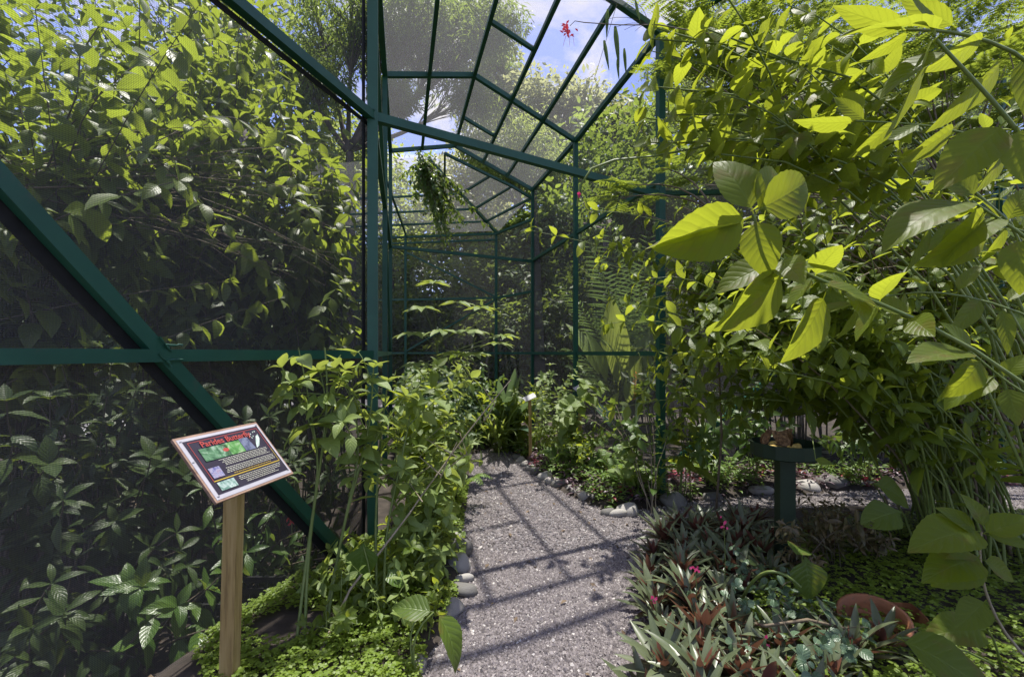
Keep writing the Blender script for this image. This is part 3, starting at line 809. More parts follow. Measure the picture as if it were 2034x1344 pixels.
# far-off wood closing the view
mb = MB()
n = 42000
th = RNG.uniform(-1.35, 1.35, n); rr = RNG.uniform(19, 26, n)
hz = RNG.random(n) ** 1.2 * (6.2 + 1.6 * np.sin(th * 7) + 1.1 * np.sin(th * 17 + 1))
P = np.stack([np.sin(th) * rr, np.cos(th) * rr, hz], -1)
mb.leaves(T['small'][0], P, RNG.normal(size=(n, 3)) + [0, 0, -.4], RNG.normal(0, .6, (n, 3)) + [0, -.3, 1], RNG.uniform(.45, .95, n))
for k in range(70):
    t_ = RNG.uniform(-1.3, 1.3); b = np.array([math.sin(t_) * 20, math.cos(t_) * 20, 0]); mb.tube([b, b + [RNG.normal(0, .3), 0, 2.5], b + [RNG.normal(0, .6), 0, 5]], .16, .05, 5)
tag(part('woodland', mb, M_FARD), 'dark far wood closing the view behind the netting', 'wood', kind='stuff')

# ------------------------------------------------------------------ thicket outside the left wall
def wallx(y): return L1[0] + (y - L1[1]) * (.296 / .955) if y < L1[1] else L1[0] + (y - L1[1]) * -.235
THICK = [
 ('dense thicket of arching branches in the middle of the left wall', (-2.9, 3.9), (330, 260, 3.7), (.95, .9, 1.0), 40, M_BUSH),
 ('leafy shrub with hanging leaves just left of the corner post', (-2.1, 4.9), (600, 420, 4.3), (.62, .8, 1.15), 40, M_BUSH),
 ('tall leafy shrub filling the top left corner behind the netting', (-3.3, 2.9), (130, 110, 2.9), (.9, .8, .9), 40, M_BUSH),
 ('shrub with sunlit leaves under the sloping top beam', (-3.2, 4.6), (470, 90, 4.4), (1.0, .8, .8), 40, M_BUSH),
 ('twiggy shrub behind the upper end of the long brace', (-3.6, 2.7), (90, 430, 3.0), (.9, .7, .8), 30, M_BUSH),
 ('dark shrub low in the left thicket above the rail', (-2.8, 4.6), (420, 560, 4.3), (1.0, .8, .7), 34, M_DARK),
]
for lab, b, (px, py, Z), rad, n, lm in THICK:
    f_ = .42 if py < 300 else .85
    tips = blob(at(px, py, Z), rad, int(n * f_), .2)
    tips = tips + (tips[:, 2:3] - 1.6) * np.array([-.22, .2, 0])
    tips = tips[outside(tips)]
    shrub('thicket_shrub', lab, 'shrub', G(*b), tips, (.16, .25), 'ovate', lm, M_STEMD, .010, .115, .35, .18, 2, .85, 2, .45, 'shrubs outside the left wall', outside, 4, .18, .6)
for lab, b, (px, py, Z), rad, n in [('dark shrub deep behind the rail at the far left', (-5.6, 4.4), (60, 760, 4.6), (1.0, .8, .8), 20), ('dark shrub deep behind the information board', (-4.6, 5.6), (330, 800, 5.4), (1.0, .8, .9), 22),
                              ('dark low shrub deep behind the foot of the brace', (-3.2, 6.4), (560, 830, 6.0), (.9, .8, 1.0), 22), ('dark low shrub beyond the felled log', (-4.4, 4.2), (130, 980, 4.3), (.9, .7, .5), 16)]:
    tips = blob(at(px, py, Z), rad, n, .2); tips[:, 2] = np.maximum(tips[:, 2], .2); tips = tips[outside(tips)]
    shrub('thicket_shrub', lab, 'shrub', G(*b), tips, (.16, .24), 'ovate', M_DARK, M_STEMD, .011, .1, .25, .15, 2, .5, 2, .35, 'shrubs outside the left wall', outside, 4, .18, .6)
# long bare arching canes
root = thing('cane_shrub', 'tangle of long bare beige canes arching through the left thicket', 'shrub', G(-4.3, 3.2))
cb = MB()
for k in range(80):
    s = at(RNG.uniform(-150, 120), RNG.uniform(330, 520), RNG.uniform(2.6, 3.6)); e = at(RNG.uniform(350, 700), RNG.uniform(240, 560), RNG.uniform(3.4, 4.4))
    pts = wob(bez(s, (s + e) / 2 + [0, 0, RNG.uniform(.05, .55)], e, 10), .03)
    if outside(pts).all(): cb.tube(pts, RNG.uniform(.002, .006), .001, 5)
for k in range(14):
    b = np.array([-4.3, 3.2, 0]) + RNG.normal(0, .15, 3) * [1, 1, 0]; s = at(RNG.uniform(-150, 100), RNG.uniform(380, 500), 3.1)
    cb.tube(wob(bez(b, (b + s) / 2 + [0, 0, .3], s, 8), .02), .014, .006, 5)
part('stem', cb, M_STEMB, root)

# drooping dark plants low outside the left wall
LOW = [(60, 820, 1.9, 'spreading dark plant at the lower left edge under the rail'), (190, 800, 2.4, 'dark plant with drooping leaves left of the information board'),
       (290, 950, 2.3, 'drooping plant with glossy leaves left of the sign post'), (60, 1050, 1.8, 'dark leaning plant in the left bottom corner'),
       (230, 1120, 2.1, 'low plant with pale shining leaves beside the felled log'), (560, 880, 2.9, 'thin dark plant behind the brace right of the board'),
       (520, 1020, 2.6, 'dark bushy plant behind the netting between sign post and brace'), (400, 800, 2.8, 'plant with arching shoots right above the board'),
       (330, 1240, 1.95, 'small dark plant at the foot of the netting near the sign post'), (610, 1100, 2.7, 'bright leaved low plant behind the foot of the brace'),
       (90, 1240, 1.7, 'large leaved plant pressed against the bottom left netting'), (420, 1120, 2.6, 'glossy plant seen on both sides of the sign post'), (150, 960, 2.9, 'dim leafy plant in the shade between two drooping plants'), (330, 820, 3.2, 'dim plant in the shade under the rail left of the brace'), (640, 900, 3.2, 'dim plant behind the netting near the corner post foot'), (160, 1330, 1.9, 'low dark leaves at the very bottom left of the netting'), (520, 1200, 2.7, 'dark leafy plant over the black crate')]
for px, py, Z, lab in LOW:
    c = at(px, py, Z + .25)
    if not outside(c)[0]: c = c + np.array([-.35, .1, 0])
    b = G(c[0] - .2, c[1] + .15)
    tips = blob(c, (.42, .3, .32), 8, .3); tips[:, 2] = np.maximum(tips[:, 2], -.05)
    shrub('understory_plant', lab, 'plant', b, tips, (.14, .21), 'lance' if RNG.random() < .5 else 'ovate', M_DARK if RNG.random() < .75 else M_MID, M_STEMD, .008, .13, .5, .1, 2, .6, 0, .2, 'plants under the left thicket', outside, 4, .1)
# felled log and leaf litter
lb = MB(); p0, p1 = at(70, 1262, 2.2), at(255, 1222, 2.65); p0[2] = p1[2] = -.13
lb.tube([p0, mix(p0, p1, .33) + [0, .02, .01], mix(p0, p1, .66), p1], .075, .06, 10)
lb.add([p1 + [.06 * math.cos(a), .02, .06 * math.sin(a)] for a in np.arange(10) * .628], [[0, 1, 2, 3], [0, 3, 4, 5], [0, 5, 6, 7], [0, 7, 8, 9]])
M_LOG = plain('log_bark', [(.3, (.10, .085, .08)), (.6, (.22, .195, .18)), (.8, (.32, .29, .27))], 9, .9, .6, stretch=(.5, 2, 2))
single('fallen_log', lb, M_LOG, 'pale weathered log lying on bare ground outside the left netting', 'log', mix(p0, p1, .5))
mb = MB(); n = 2600
P = np.stack([RNG.uniform(-5, -1, n), RNG.uniform(1, 6, n), np.zeros(n)], -1); P = P[outside(P)]; P[:, 2] = gz(P[:, 0], P[:, 1]) + .012
mb.leaves(T['small'][1], P, RNG.normal(size=(len(P), 3)) * [1, 1, .25], RNG.normal(0, .35, (len(P), 3)) + [0, 0, 1], RNG.uniform(.025, .065, len(P)))
tag(part('leaf_litter', mb, M_DRY), 'brown dead leaves strewn on the soil outside the left netting', 'litter', kind='stuff')
mb = MB(); P = np.stack([RNG.uniform(-.8, 2.6, 260), RNG.uniform(1.5, 6.5, 260), np.full(260, .014)], -1); P = P[dist_path(P) < -.04][:75]
mb.leaves(T['small'][1], P, RNG.normal(size=(len(P), 3)) * [1, 1, .15], RNG.normal(0, .25, (len(P), 3)) + [0, 0, 1], RNG.uniform(.02, .055, len(P)))
tag(part('fallen_leaves', mb, M_DRY), 'few dry leaves lying on the gravel path', 'litter', kind='stuff')
# black crate
cr = thing('plastic_crate', 'black slatted plastic crate on the ground behind the left netting by the sign post', 'crate', at(480, 1290, 2.62) * [1, 1, 0] + [0, 0, -.22])
M_BLACK = plain('black_plastic', [(.3, (.012, .012, .014)), (.7, (.022, .022, .024))], 8, .45)
c0 = np.array(cr.location); b = MB()
for z in (.03, .1, .17, .24):
    for s, e in (((-.22, -.15), (.22, -.15)), ((.22, -.15), (.22, .15)), ((.22, .15), (-.22, .15)), ((-.22, .15), (-.22, -.15))):
        b.beam(c0 + [*s, z], c0 + [*e, z], .012, .035)
for x in np.linspace(-.22, .22, 9):
    for y in (-.15, .15): b.beam(c0 + [x, y * 1.06, 0], c0 + [x, y * 1.06, .26], .016)
part('slatted_sides', b, M_BLACK, cr)
b = MB(); b.beam(c0 + [-.21, 0, .008], c0 + [.21, 0, .008], .28, .012); part('base', b, M_BLACK, cr)

# ------------------------------------------------------------------ plants outside the right wall
def frond(fb, sb, p0, p1, arch, n, L, tm, width=1.0, up=(0, 0, 1)):
    c = (p0 + p1) / 2 + np.array([0, 0, arch]); pts = bez(p0, c, p1, 12); sb.tube(pts, .007, .002, 4)
    p, t = along(pts, np.linalg.norm(p1 - p0) / n, .12)
    m = len(p); s = np.linspace(0, 1, m); ll = L * np.sin(PI * (.12 + .8 * s)) ** .7
    side = nrm(np.cross(t, up))
    for sg in (-1, 1):
        d = side * sg * width + t * .55 + [0, 0, -.18] + RNG.normal(0, .05, (m, 3))
        fb.leaves(tm[0], p, d, np.cross(side, t) + RNG.normal(0, .12, (m, 3)), ll)

def palm(name, label, base, heads, n, L, lm=None, cat='palm', tm=None, group=None, arch=.35, leafn=40):
    root = thing(name, label, cat, base, group); fb, sb = MB(), MB(); base = np.asarray(base, float)
    for h in heads:
        frond(fb, sb, base + [0, 0, .25], np.asarray(h, float), arch, leafn, L, tm or PALML)
    part('stem', sb, M_STEMG, root); part('fronds', fb, lm or M_PALM, root); return root
PALML = [ltm('lance', .085, 3, 2, .3, .5, 0)]
FERNL = [ltm('lance', .32, 3, 2, .15, .3, 0)]
PF = [[(1290, 460, 6.6), (1200, 400, 6.9), (1110, 560, 6.9), (1180, 500, 6.3), (1250, 520, 6.2), (1150, 430, 7.2), (1300, 560, 6.6)],
      [(1240, 640, 6.6), (1120, 690, 6.9), (1180, 620, 7.2), (1300, 690, 6.4), (1150, 740, 6.8), (1270, 600, 7)]]
palm('cycad_palm', 'feathery palm with arching silvery fronds behind the middle of the right netting', G(2.0, 7.3), [at(*p) for p in PF[0]], 7, .42, group='palms outside the right wall', arch=.5)
palm('cycad_palm', 'lower palm with drooping fronds behind the right netting at rail height', G(1.9, 7.2), [at(*p) for p in PF[1]], 6, .38, group='palms outside the right wall', arch=.4)
def blades(name, label, base, tips, L, tm, lm, cat='plant', group=None, keep=None, r=.012):
    pl = Plant(base); base = np.asarray(base, float)
    for tp in tips:
        tp = np.asarray(tp, float); st = base + (tp - base) * RNG.uniform(.25, .5) + [0, 0, .05]
        pl.twig(bez(base + np.append(RNG.normal(0, .03, 2), 0), (base + st) / 2 + [0, 0, .08], st, 5), r, r * .5)
        d = tp - st; pl.leaf(st, d, np.array([0, -.35, .8]) + RNG.normal(0, .2, 3) - .3 * nrm(d), np.linalg.norm(d))
    return pl.done(name, label, cat, T[tm], lm, M_STEMG, group, keep)
blades('heliconia', 'upright plant with long bright strap leaves behind the right netting', G(1.55, 6.6), [at(*p) for p in ((1225, 590, 5.9), (1240, 660, 5.8), (1205, 580, 6.4), (1265, 720, 5.8), (1180, 650, 6.3), (1290, 640, 6.2), (1150, 620, 6.6), (1215, 760, 6.0))], .6, 'banana', M_PALE, keep=outside)
blades('heliconia', 'broad leaved dark plant behind the right netting below rail', G(1.5, 5.9), [at(*p) for p in ((1200, 830, 5.6), (1240, 800, 5.6), (1280, 790, 5.5), (1180, 780, 6.0), (1300, 740, 5.6), (1270, 850, 5.3), (1220, 880, 5.4))], .6, 'banana', M_BLUE, keep=outside)
blades('heliconia', 'tall plant with hanging broad leaves right of the thick green post', G(2.4, 5.4), [at(*p) for p in ((1420, 700, 4.9), (1380, 640, 5.2), (1460, 620, 5.2), (1350, 720, 5.2), (1500, 740, 5.1), (1340, 620, 5.4), (1430, 560, 5.3), (1650, 640, 5.2), (1600, 720, 5.1))], .6, 'banana', M_MID, keep=outside)
for lab, b, (px, py, Z), rad, n, lm in [
 ('leafy shrub outside the walkway wall behind the palms', (2.8, 8.2), (1190, 620, 8.0), (1.0, .9, 1.3), 26, M_DARK),
 ('shrub with sunlit leaves high outside the right netting', (2.9, 7.4), (1250, 330, 7.4), (1.0, .8, .9), 26, M_MID),
 ('dark shrub outside the netting right of the thick post', (3.0, 5.9), (1450, 640, 5.9), (1.1, .7, 1.1), 28, M_DARK),
 ('leafy shrub outside the netting behind the feeder', (4.6, 5.9), (1640, 600, 5.8), (1.1, .8, 1.2), 28, M_MID),
 ('dense shrub outside the netting at the far right', (6.2, 5.8), (1900, 560, 5.6), (1.2, .8, 1.4), 30, M_DARK),
 ('tall shrub outside the netting above the right rail', (4.0, 6.4), (1520, 300, 6.2), (1.3, .8, 1.1), 28, M_MID),
 ('tall shrub outside the netting near the top right corner', (6.0, 6.0), (1830, 230, 5.8), (1.3, .8, 1.2), 28, M_BUSH),
 ('shrub outside the far room right of its corner', (1.7, 10.2), (1060, 700, 9.9), (.9, .8, 1.4), 26, M_DARK)]:
    tips = blob(at(px, py, Z), rad, n, .3); tips = tips + (tips[:, 2:3] - 1.4) * np.array([.12, .5, 0]); tips = tips[outside(tips)]; tips[:, 2] = np.maximum(tips[:, 2], .2)
    shrub('hedge_shrub', lab, 'shrub', G(*b), tips, (.14, .22), 'ovate', lm, M_STEMB, .012, .1, .25, .2, 2, .4, 3, .4, 'shrubs outside the right netting', outside, 4, .2)

# ------------------------------------------------------------------ planting inside the far end and the bed on the right of the path
def palmate(pl, p, d, L):
    d = nrm(d); side = nrm(np.cross(d, [0, 0, 1.0]))
    for a in (-1.9, -1.15, -.55, 0, .55, 1.15, 1.9):
        dd = d * math.cos(a) + side * math.sin(a)
        pl.leaf(p, dd + [0, 0, -.12], np.array([0, 0, 1.0]) + RNG.normal(0, .15, 3), L * (1 - .13 * abs(a)))
def papaya(label, base, tops, L, group):
    base = np.asarray(base, float); pl = Plant(base); h = np.mean([t[2] for t in tops]) * .8
    crown = base + [0, 0, h]; pl.twig(wob(bez(base, base + [.04, 0, h / 2], crown, 8), .01), .022, .014)
    for t in tops:
        t = np.asarray(t, float); pl.twig(bez(crown - [0, 0, RNG.uniform(0, .25)], (crown + t) / 2 + [0, 0, .07], t, 6), .007, .004)
        palmate(pl, t, (t - crown) * [1, 1, .3], L)
    pl.done('papaya_plant', label, 'plant', [ltm('lance', .36, 5, 2, .2, d, 0, .05) for d in (.2, .5)], M_PALE, M_STEMG, group)
papaya('papaya with pale star shaped leaves at the end of path, below the far gate', GP(868, 850) * [1, 1, 1], [at(*p) for p in ((840, 610, 5.2), (905, 600, 5.4), (880, 655, 5.0), (955, 610, 5.6), (820, 660, 5.2), (930, 655, 5.1), (860, 560, 5.6))], .3, 'papaya plants')
papaya('taller papaya with a branch of lobed leaves reaching right at rail height', GP(850, 860), [at(*p) for p in ((985, 680, 5.3), (940, 700, 5.1), (1000, 665, 5.6), (900, 700, 5.0), (830, 720, 5.2))], .27, 'papaya plants')
FARBED = [
 (810, 790, 6.2, (.4, .6, .35), 16, 'dark low shrub at the left of the walkway end', M_MID), (880, 800, 6.6, (.5, .5, .32), 18, 'dense dark shrub where the path bends away', M_BLUE),
 (940, 790, 7.4, (.5, .5, .3), 16, 'bushy green plant beyond the bend of path', M_MID), (880, 770, 8.3, (.8, .6, .35), 14, 'leafy bush inside the far room below its lower rail', M_PALE),
 (840, 850, 5.4, (.35, .35, .25), 14, 'low leafy plant on the left border near the path bend', M_LIMESMALL), (1010, 830, 6.4, (.3, .3, .3), 16, 'light green bushy plant by the first wooden stake', M_LIMESMALL),
 (960, 850, 6.8, (.35, .3, .25), 14, 'dark rounded plant at the far right edge of path', M_MID)]
for px, py, Z, rad, n, lab, lm in FARBED:
    c = at(px, py, Z); tips = blob(c, rad, n, .3); tips[:, 2] = np.maximum(tips[:, 2], .15)
    shrub('border_shrub', lab, 'shrub', G(c[0], c[1]), tips, (.1, .2), 'ovate' if RNG.random() < .6 else 'lance', lm, M_STEMG, .007, .06, .2, .2, 2, .3, 2, .25, 'shrubs at the end of the walkway', within)
blades('agave', 'blue green sword leaved plant in the bed right of the path end', GP(1010, 880), [at(*p) for p in ((1022, 728, 6.0), (1032, 735, 6.0), (990, 745, 6.1), (1050, 760, 5.9), (975, 790, 6.0), (1012, 760, 5.8), (1065, 790, 6.0), (960, 830, 6.1), (1040, 820, 5.7))], .5, 'strap', M_BLUE, 'plant')
blades('grassy_clump', 'tuft of narrow arching green blades beside the sword leaved plant', GP(985, 890), [at(985 + RNG.normal(0, 40), 830 + RNG.normal(0, 25), 5.9 + RNG.normal(0, .15)) for k in range(40)], .4, 'blade', M_PALE, 'plant', r=.004)
BED = [
 ((1090, 905), [(1075, 750, 5.3), (1100, 745, 5.3), (1120, 780, 5.2), (1060, 770, 5.4), (1140, 800, 5.2), (1085, 800, 5.1)], (.08, .13), 'ovate', M_PALE, 'slender plant with leaf rosettes at its tips left of the second stake'),
 ((1085, 900), [(1100, 850, 5.3), (1115, 830, 5.3), (1080, 860, 5.2), (1095, 880, 5.2), (1120, 870, 5.2), (1070, 840, 5.3)], (.05, .09), 'lance', M_LIMESMALL, 'feathery pale green shrublet between the two stakes'),
 ((1120, 925), [(1130, 805, 4.9), (1115, 815, 4.9), (1170, 760, 5.0), (1190, 770, 5.0)], (.16, .22), 'heart', M_PALE, 'plant with large round pale leaves against second stake'),
 ((1155, 910), [(1150, 860, 4.7), (1160, 880, 4.6), (1140, 885, 4.6), (1175, 900, 4.6)], (.06, .1), 'ovate', M_LIMESMALL, 'small light green plant at the foot of the second stake'),
 ((1290, 1003), [(1200, 800, 4.3), (1160, 790, 4.5), (1240, 840, 4.2), (1290, 830, 4.2), (1270, 770, 4.3), (1330, 850, 4.1)], (.08, .13), 'ovate', M_MID, 'thin branching shrub with bare twigs in front of the thick post'),
 ((1270, 990), [(1270, 870, 4.1), (1255, 890, 4.1)], (.14, .18), 'heart', M_PALE, 'plant with one bright round leaf in front of the thick post'),
 ((1360, 985), [(1345, 700, 4.2), (1370, 780, 4.1), (1340, 760, 4.2), (1390, 760, 4.1)], (.2, .3), 'lance', M_LIMESMALL, 'tall stem with long leaves just right of the thick post'),
 ((1410, 960), [(1400, 860, 4.0), (1430, 880, 3.9), (1390, 900, 4.0), (1450, 860, 4.0), (1420, 820, 4.1)], (.12, .18), 'ovate', M_MID, 'leafy plant by the stones left of the feeder'),
 ((1500, 950), [(1480, 830, 4.3), (1530, 800, 4.3), (1450, 800, 4.4), (1570, 850, 4.2), (1500, 760, 4.4)], (.12, .2), 'ovate', M_MID, 'shrub in the back bed behind the feeder tray'),
 ((1700, 950), [(1680, 850, 4.2), (1740, 830, 4.2), (1640, 870, 4.1), (1720, 780, 4.4), (1780, 860, 4.1), (1660, 790, 4.3)], (.12, .2), 'lance', M_MID, 'dark plant behind the stones right of the feeder'),
 ((1850, 950), [(1830, 850, 4.0), (1890, 830, 4.0), (1800, 880, 4.0), (1930, 870, 3.9), (1860, 780, 4.2)], (.1, .18), 'ovate', M_MID, 'bushy plant in the back bed near the right edge')]
for b, tips, L, tm, lm, lab in BED:
    shrub('border_plant', lab, 'plant', GP(*b), [at(*t) for t in tips], L, tm, lm, M_TWIG if 'bare' in lab else M_STEMG, .006, .06 if L[1] < .12 else .09, .3, .12, 2, .35, 1 if L[1] < .15 else 0, .15, 'plants in the bed along the right netting', within, 4, .04)
# low ground cover of the bed
BEDPOLY = np.array([gnd(*p)[:2] for p in R_EDGE[:10]] + [[5.3, 5.0], RX0 + [.1, -.08], R3 + [-.02, -.1], R2 + [-.1, 0], R1 + [-.1, 0], [.1, 7.4]])
def scatter(poly, n, off=.05, clump=None):
    lo, hi = poly.min(0), poly.max(0); P = RNG.uniform(lo, hi, (n * 4, 2)); P = P[inside(P, poly)]
    P = P[dist_path(P) > off]
    if clump is not None:
        s = np.sin(P[:, 0] * clump[0] + clump[1]) + np.sin(P[:, 1] * clump[0] * 1.3 + clump[2]); P = P[s > clump[3]]
    P = P[:n]
    return np.stack([P[:, 0], P[:, 1], gz(P[:, 0], P[:, 1])], -1)
def carpet(name, label, lm, P, tm, L, h, k=7, cat='ground cover', flat=.35):
    mb = MB(); n = len(P)
    for q in range(k):
        a = RNG.random(n) * 6.28; t = RNG.uniform(0, 1, n)
        pos = P + np.stack([np.cos(a) * .012, np.sin(a) * .012, h * t], -1)
        d = np.stack([np.cos(a), np.sin(a), RNG.uniform(-.1, .9, n) * (1 - flat) + .05], -1)
        mb.leaves(T[tm][q % len(T[tm])], pos, d, np.array([0, 0, 1.0]) + RNG.normal(0, .25, (n, 3)), L * RNG.uniform(.6, 1.25, n))
    return tag(part(name, mb, lm), label, cat, kind='stuff')
carpet('purple_creeper', 'purple striped creeping ground cover in the bed right of path', M_ZEBRA, scatter(BEDPOLY, 520, .03), 'lance', .065, .10, 8)
carpet('red_creeper', 'patches of crimson leaved ground cover along the right edging stones', M_RED, scatter(BEDPOLY, 300, .03, (7, 1, 2, .6)), 'ovate', .05, .07, 7)
carpet('green_creeper', 'light green low ground cover mixed into the right bed', M_FERN, scatter(BEDPOLY, 1300, .04, (5, 3, 0, -.7)), 'lance', .07, .13, 8)
FN = [(1100, 935, 'fern just behind the stones at mid bed'), (1140, 925, 'fern in front of the second stake'), (1190, 945, 'yellow green fern in the middle of right bed'), (1225, 965, 'fern beside crimson ground cover'),
      (1265, 975, 'fern near the bend of edging stones'), (1300, 985, 'pale fern at the corner of the bed'), (1175, 905, 'small fern behind the others in right bed'), (1240, 930, 'fern below the thin branching shrub')]
for px, py, lab in FN:
    b = GP(px, py); hs = [b + [.22 * math.cos(a), .22 * math.sin(a), RNG.uniform(.1, .2)] for a in RNG.uniform(0, 6.28, 9)]
    palm('fern', lab, b - [0, 0, .24], hs, 9, .065, M_FERN, 'fern', FERNL, 'ferns in the right bed', .22, 16)
ln = [(940, 985, 'fern leaning over the path from the left border')]
for px, py, lab in ln:
    b = GP(px - 30, py + 5); hs = [b + [.32 * math.cos(a), .32 * math.sin(a), RNG.uniform(.12, .3)] for a in RNG.uniform(0, 6.28, 10)]
    palm('fern', lab, b - [0, 0, .24], hs, 9, .08, M_FERN, 'fern', FERNL, None, .25, 16)

# hanging orange flower, stakes with tags
root = thing('orange_flower_spike', 'hanging orange flower spike at rail height left of the thick post', 'flower', at(1258, 705, 4.25))
b = MB(); b.tube([at(1275, 720, 4.3), at(1268, 700, 4.25), at(1262, 706, 4.25), at(1260, 730, 4.25), at(1261, 795, 4.25)], .004, .003, 5); part('stem', b, M_STEMG, root)
b = MB()
for k in range(46):
    p = at(1261, 735 + k * 1.35, 4.25); a = RNG.random() * 6.28; b.leaves(T['small'][0], [p], [[math.cos(a), math.sin(a), -.5]], [[0, 0, 1]], .026)
part('petals', b, M_ORANGE, root)
b = MB(); b.tube(bez(GP(1300, 960), at(1290, 800, 4.3), at(1275, 720, 4.3), 8), .006, .004, 5); part('stem', b, M_STEMG, root)
M_TAG = plain('tag_card', [(.3, (.22, .23, .23)), (.7, (.36, .36, .35))], 20, .5)
for (px, py, top, lab) in ((1054, 915, 790, 'thin wooden stake with grey name tag by the bushy plant near path end'), (1153, 905, 770, 'wooden stake with white name tag among the big round leaves')):
    g = GP(px, py); Z = g[1]; tp = at(px - 2, top, Z); root = thing('plant_stake', lab, 'plant label', g, 'plant labels in the beds')
    b = MB(); b.beam(g - [0, 0, .05], tp, .036, .025); part('stake', b, M_WOOD, root)
    b = MB(); q = tp + [0, -.03, .01]; b.beam(q + [-.07, -.02, -.03], q + [.07, .03, .03], .09, .006, (0, -.5, .9)); part('tag', b, M_TAG, root)
b = MB(); g = GP(1085, 908) + [0, 0, .03]; b.beam(g + [-.05, 0, 0], g + [.05, .03, .02], .07, .006, (0, -.5, .9)); single('plant_tag', b, M_TAG, 'small white card lying in the bed behind the stones near the first stake', 'plant label', g)

# ------------------------------------------------------------------ stones
def stone_mesh(seed):
    rg = np.random.default_rng(seed); nu, nv = 14, 9; V = []
    a = np.array([1, rg.uniform(.65, .85), rg.uniform(.45, .62)]); ph = rg.uniform(0, 6, 6)
    for i in range(nv + 1):
        th = PI * i / nv
        for j in range(nu):
            f = 2 * PI * j / nu; d = np.array([math.sin(th) * math.cos(f), math.sin(th) * math.sin(f), math.cos(th)])
            s = 1 + .09 * math.sin(2.1 * d[0] * 2 + ph[0]) + .09 * math.sin(d[1] * 4 + ph[1]) + .06 * math.sin(d[2] * 5 + ph[2])
            V.append(d * s * a)
    i = np.arange(nv)[:, None] * nu; j = np.arange(nu)[None]; j2 = (j + 1) % nu
    F = np.stack([i + j, i + nu + j, i + nu + j2, i + j2], -1).reshape(-1, 4)
    m_ = MB(); m_.add(np.array(V), F, None, rg.random()); return mesh_of(m_, 'stone', M_STONE)
SM = [stone_mesh(k) for k in range(7)]
def stone(px, py, wpx, label, group, k, tall=1.0, rot=None, dz=0):
    Zd = FPX * EYE / (py - HY); r = wpx / 2 / FPX * Zd
    g = gnd(px, py)
    o = bpy.data.objects.new('edging_stone', SM[k % 7]); COL.objects.link(o)
    o.location = (g[0], g[1] + r * .6, r * .26 * tall + dz); o.scale = (r, r, r * tall); o.rotation_euler = (RNG.normal(0, .15), RNG.normal(0, .12), RNG.uniform(-.5, .5) if rot is None else rot)
    tag(o, label, 'stone', group)
GL, GRT, GB = 'stones edging the left side of the path', 'stones edging the right side of the path', 'stones edging the back bed'
Ls = [(818, 1344, 62, 'pale round stone at the bottom of the left path edge below the browned leaf'), (892, 1225, 62, 'grey flat stone of the left edging just above the browned leaf'), (915, 1188, 62, 'broad pale stone on the left edge in front of two upright stones'),
      (920, 1160, 38, 'small rounded stone between the broad pale stone and the upright stones on left edge'), (908, 1140, 50, 'brown rounded stone leaning against the upright grey one on left edge'), (910, 1112, 50, 'upright grey split stone on the left path edge'),
      (905, 1075, 40, 'half hidden stone under the leaves of the left border')]
tl = [1, .9, .85, 1.2, 1.6, 1.9, 1.0]
for k, (x, y, w, l) in enumerate(Ls): stone(x, y, w, l, GL, k, tl[k])
ords = ['first', 'second', 'third', 'fourth', 'fifth', 'sixth', 'seventh', 'eighth', 'ninth', 'tenth', 'eleventh', 'twelfth', 'thirteenth', 'fourteenth', 'fifteenth', 'sixteenth']
Ls = [(x + 14, y, w * 1.15, l) for x, y, w, l in Ls]
Rs = [(1210, 1026, 30), (1230, 1028, 36), (1250, 1026, 46), (1186, 999, 34), (1165, 995, 36), (1148, 985, 32), (1132, 977, 24), (1113, 970, 34), (1098, 963, 34), (1084, 954, 32), (1066, 944, 30), (1056, 936, 28), (1046, 928, 26), (1036, 920, 24), (1028, 913, 22)]
for k, (x, y, w) in enumerate(Rs):
    stone(x, y, w, '%s stone along the right path edge, counted from the bend by purple plants' % ords[k], GRT, k + 2, 1.15)
Bs = [(1345, 1008, 58, 'pale flat stone at the bend left of the feeder'), (1420, 996, 40, 'small stone half covered by purple creeper left of the feeder'), (1518, 985, 52, 'smooth grey stone just left of the feeder post'), (1614, 978, 52, 'light grey sloping stone just right of the feeder post'),
      (1664, 974, 68, 'long dark grey stone second right of the feeder post'), (1722, 970, 40, 'dark small stone third right of the feeder post'), (1810, 965, 50, 'yellowish flat stone behind the shrub stems'), (1870, 962, 56, 'whitish stone behind the cluster of thin stems'), (1930, 960, 48, 'grey stone behind the thickest stems at the right'),
      (1660, 916, 52, 'dark boulder in the shade behind the feeder tray'), (1990, 960, 56, 'last grey stone at the right end of the back edging')]
for k, (x, y, w, l) in enumerate(Bs): stone(x, y, w, l, GB, k + 1, .95)

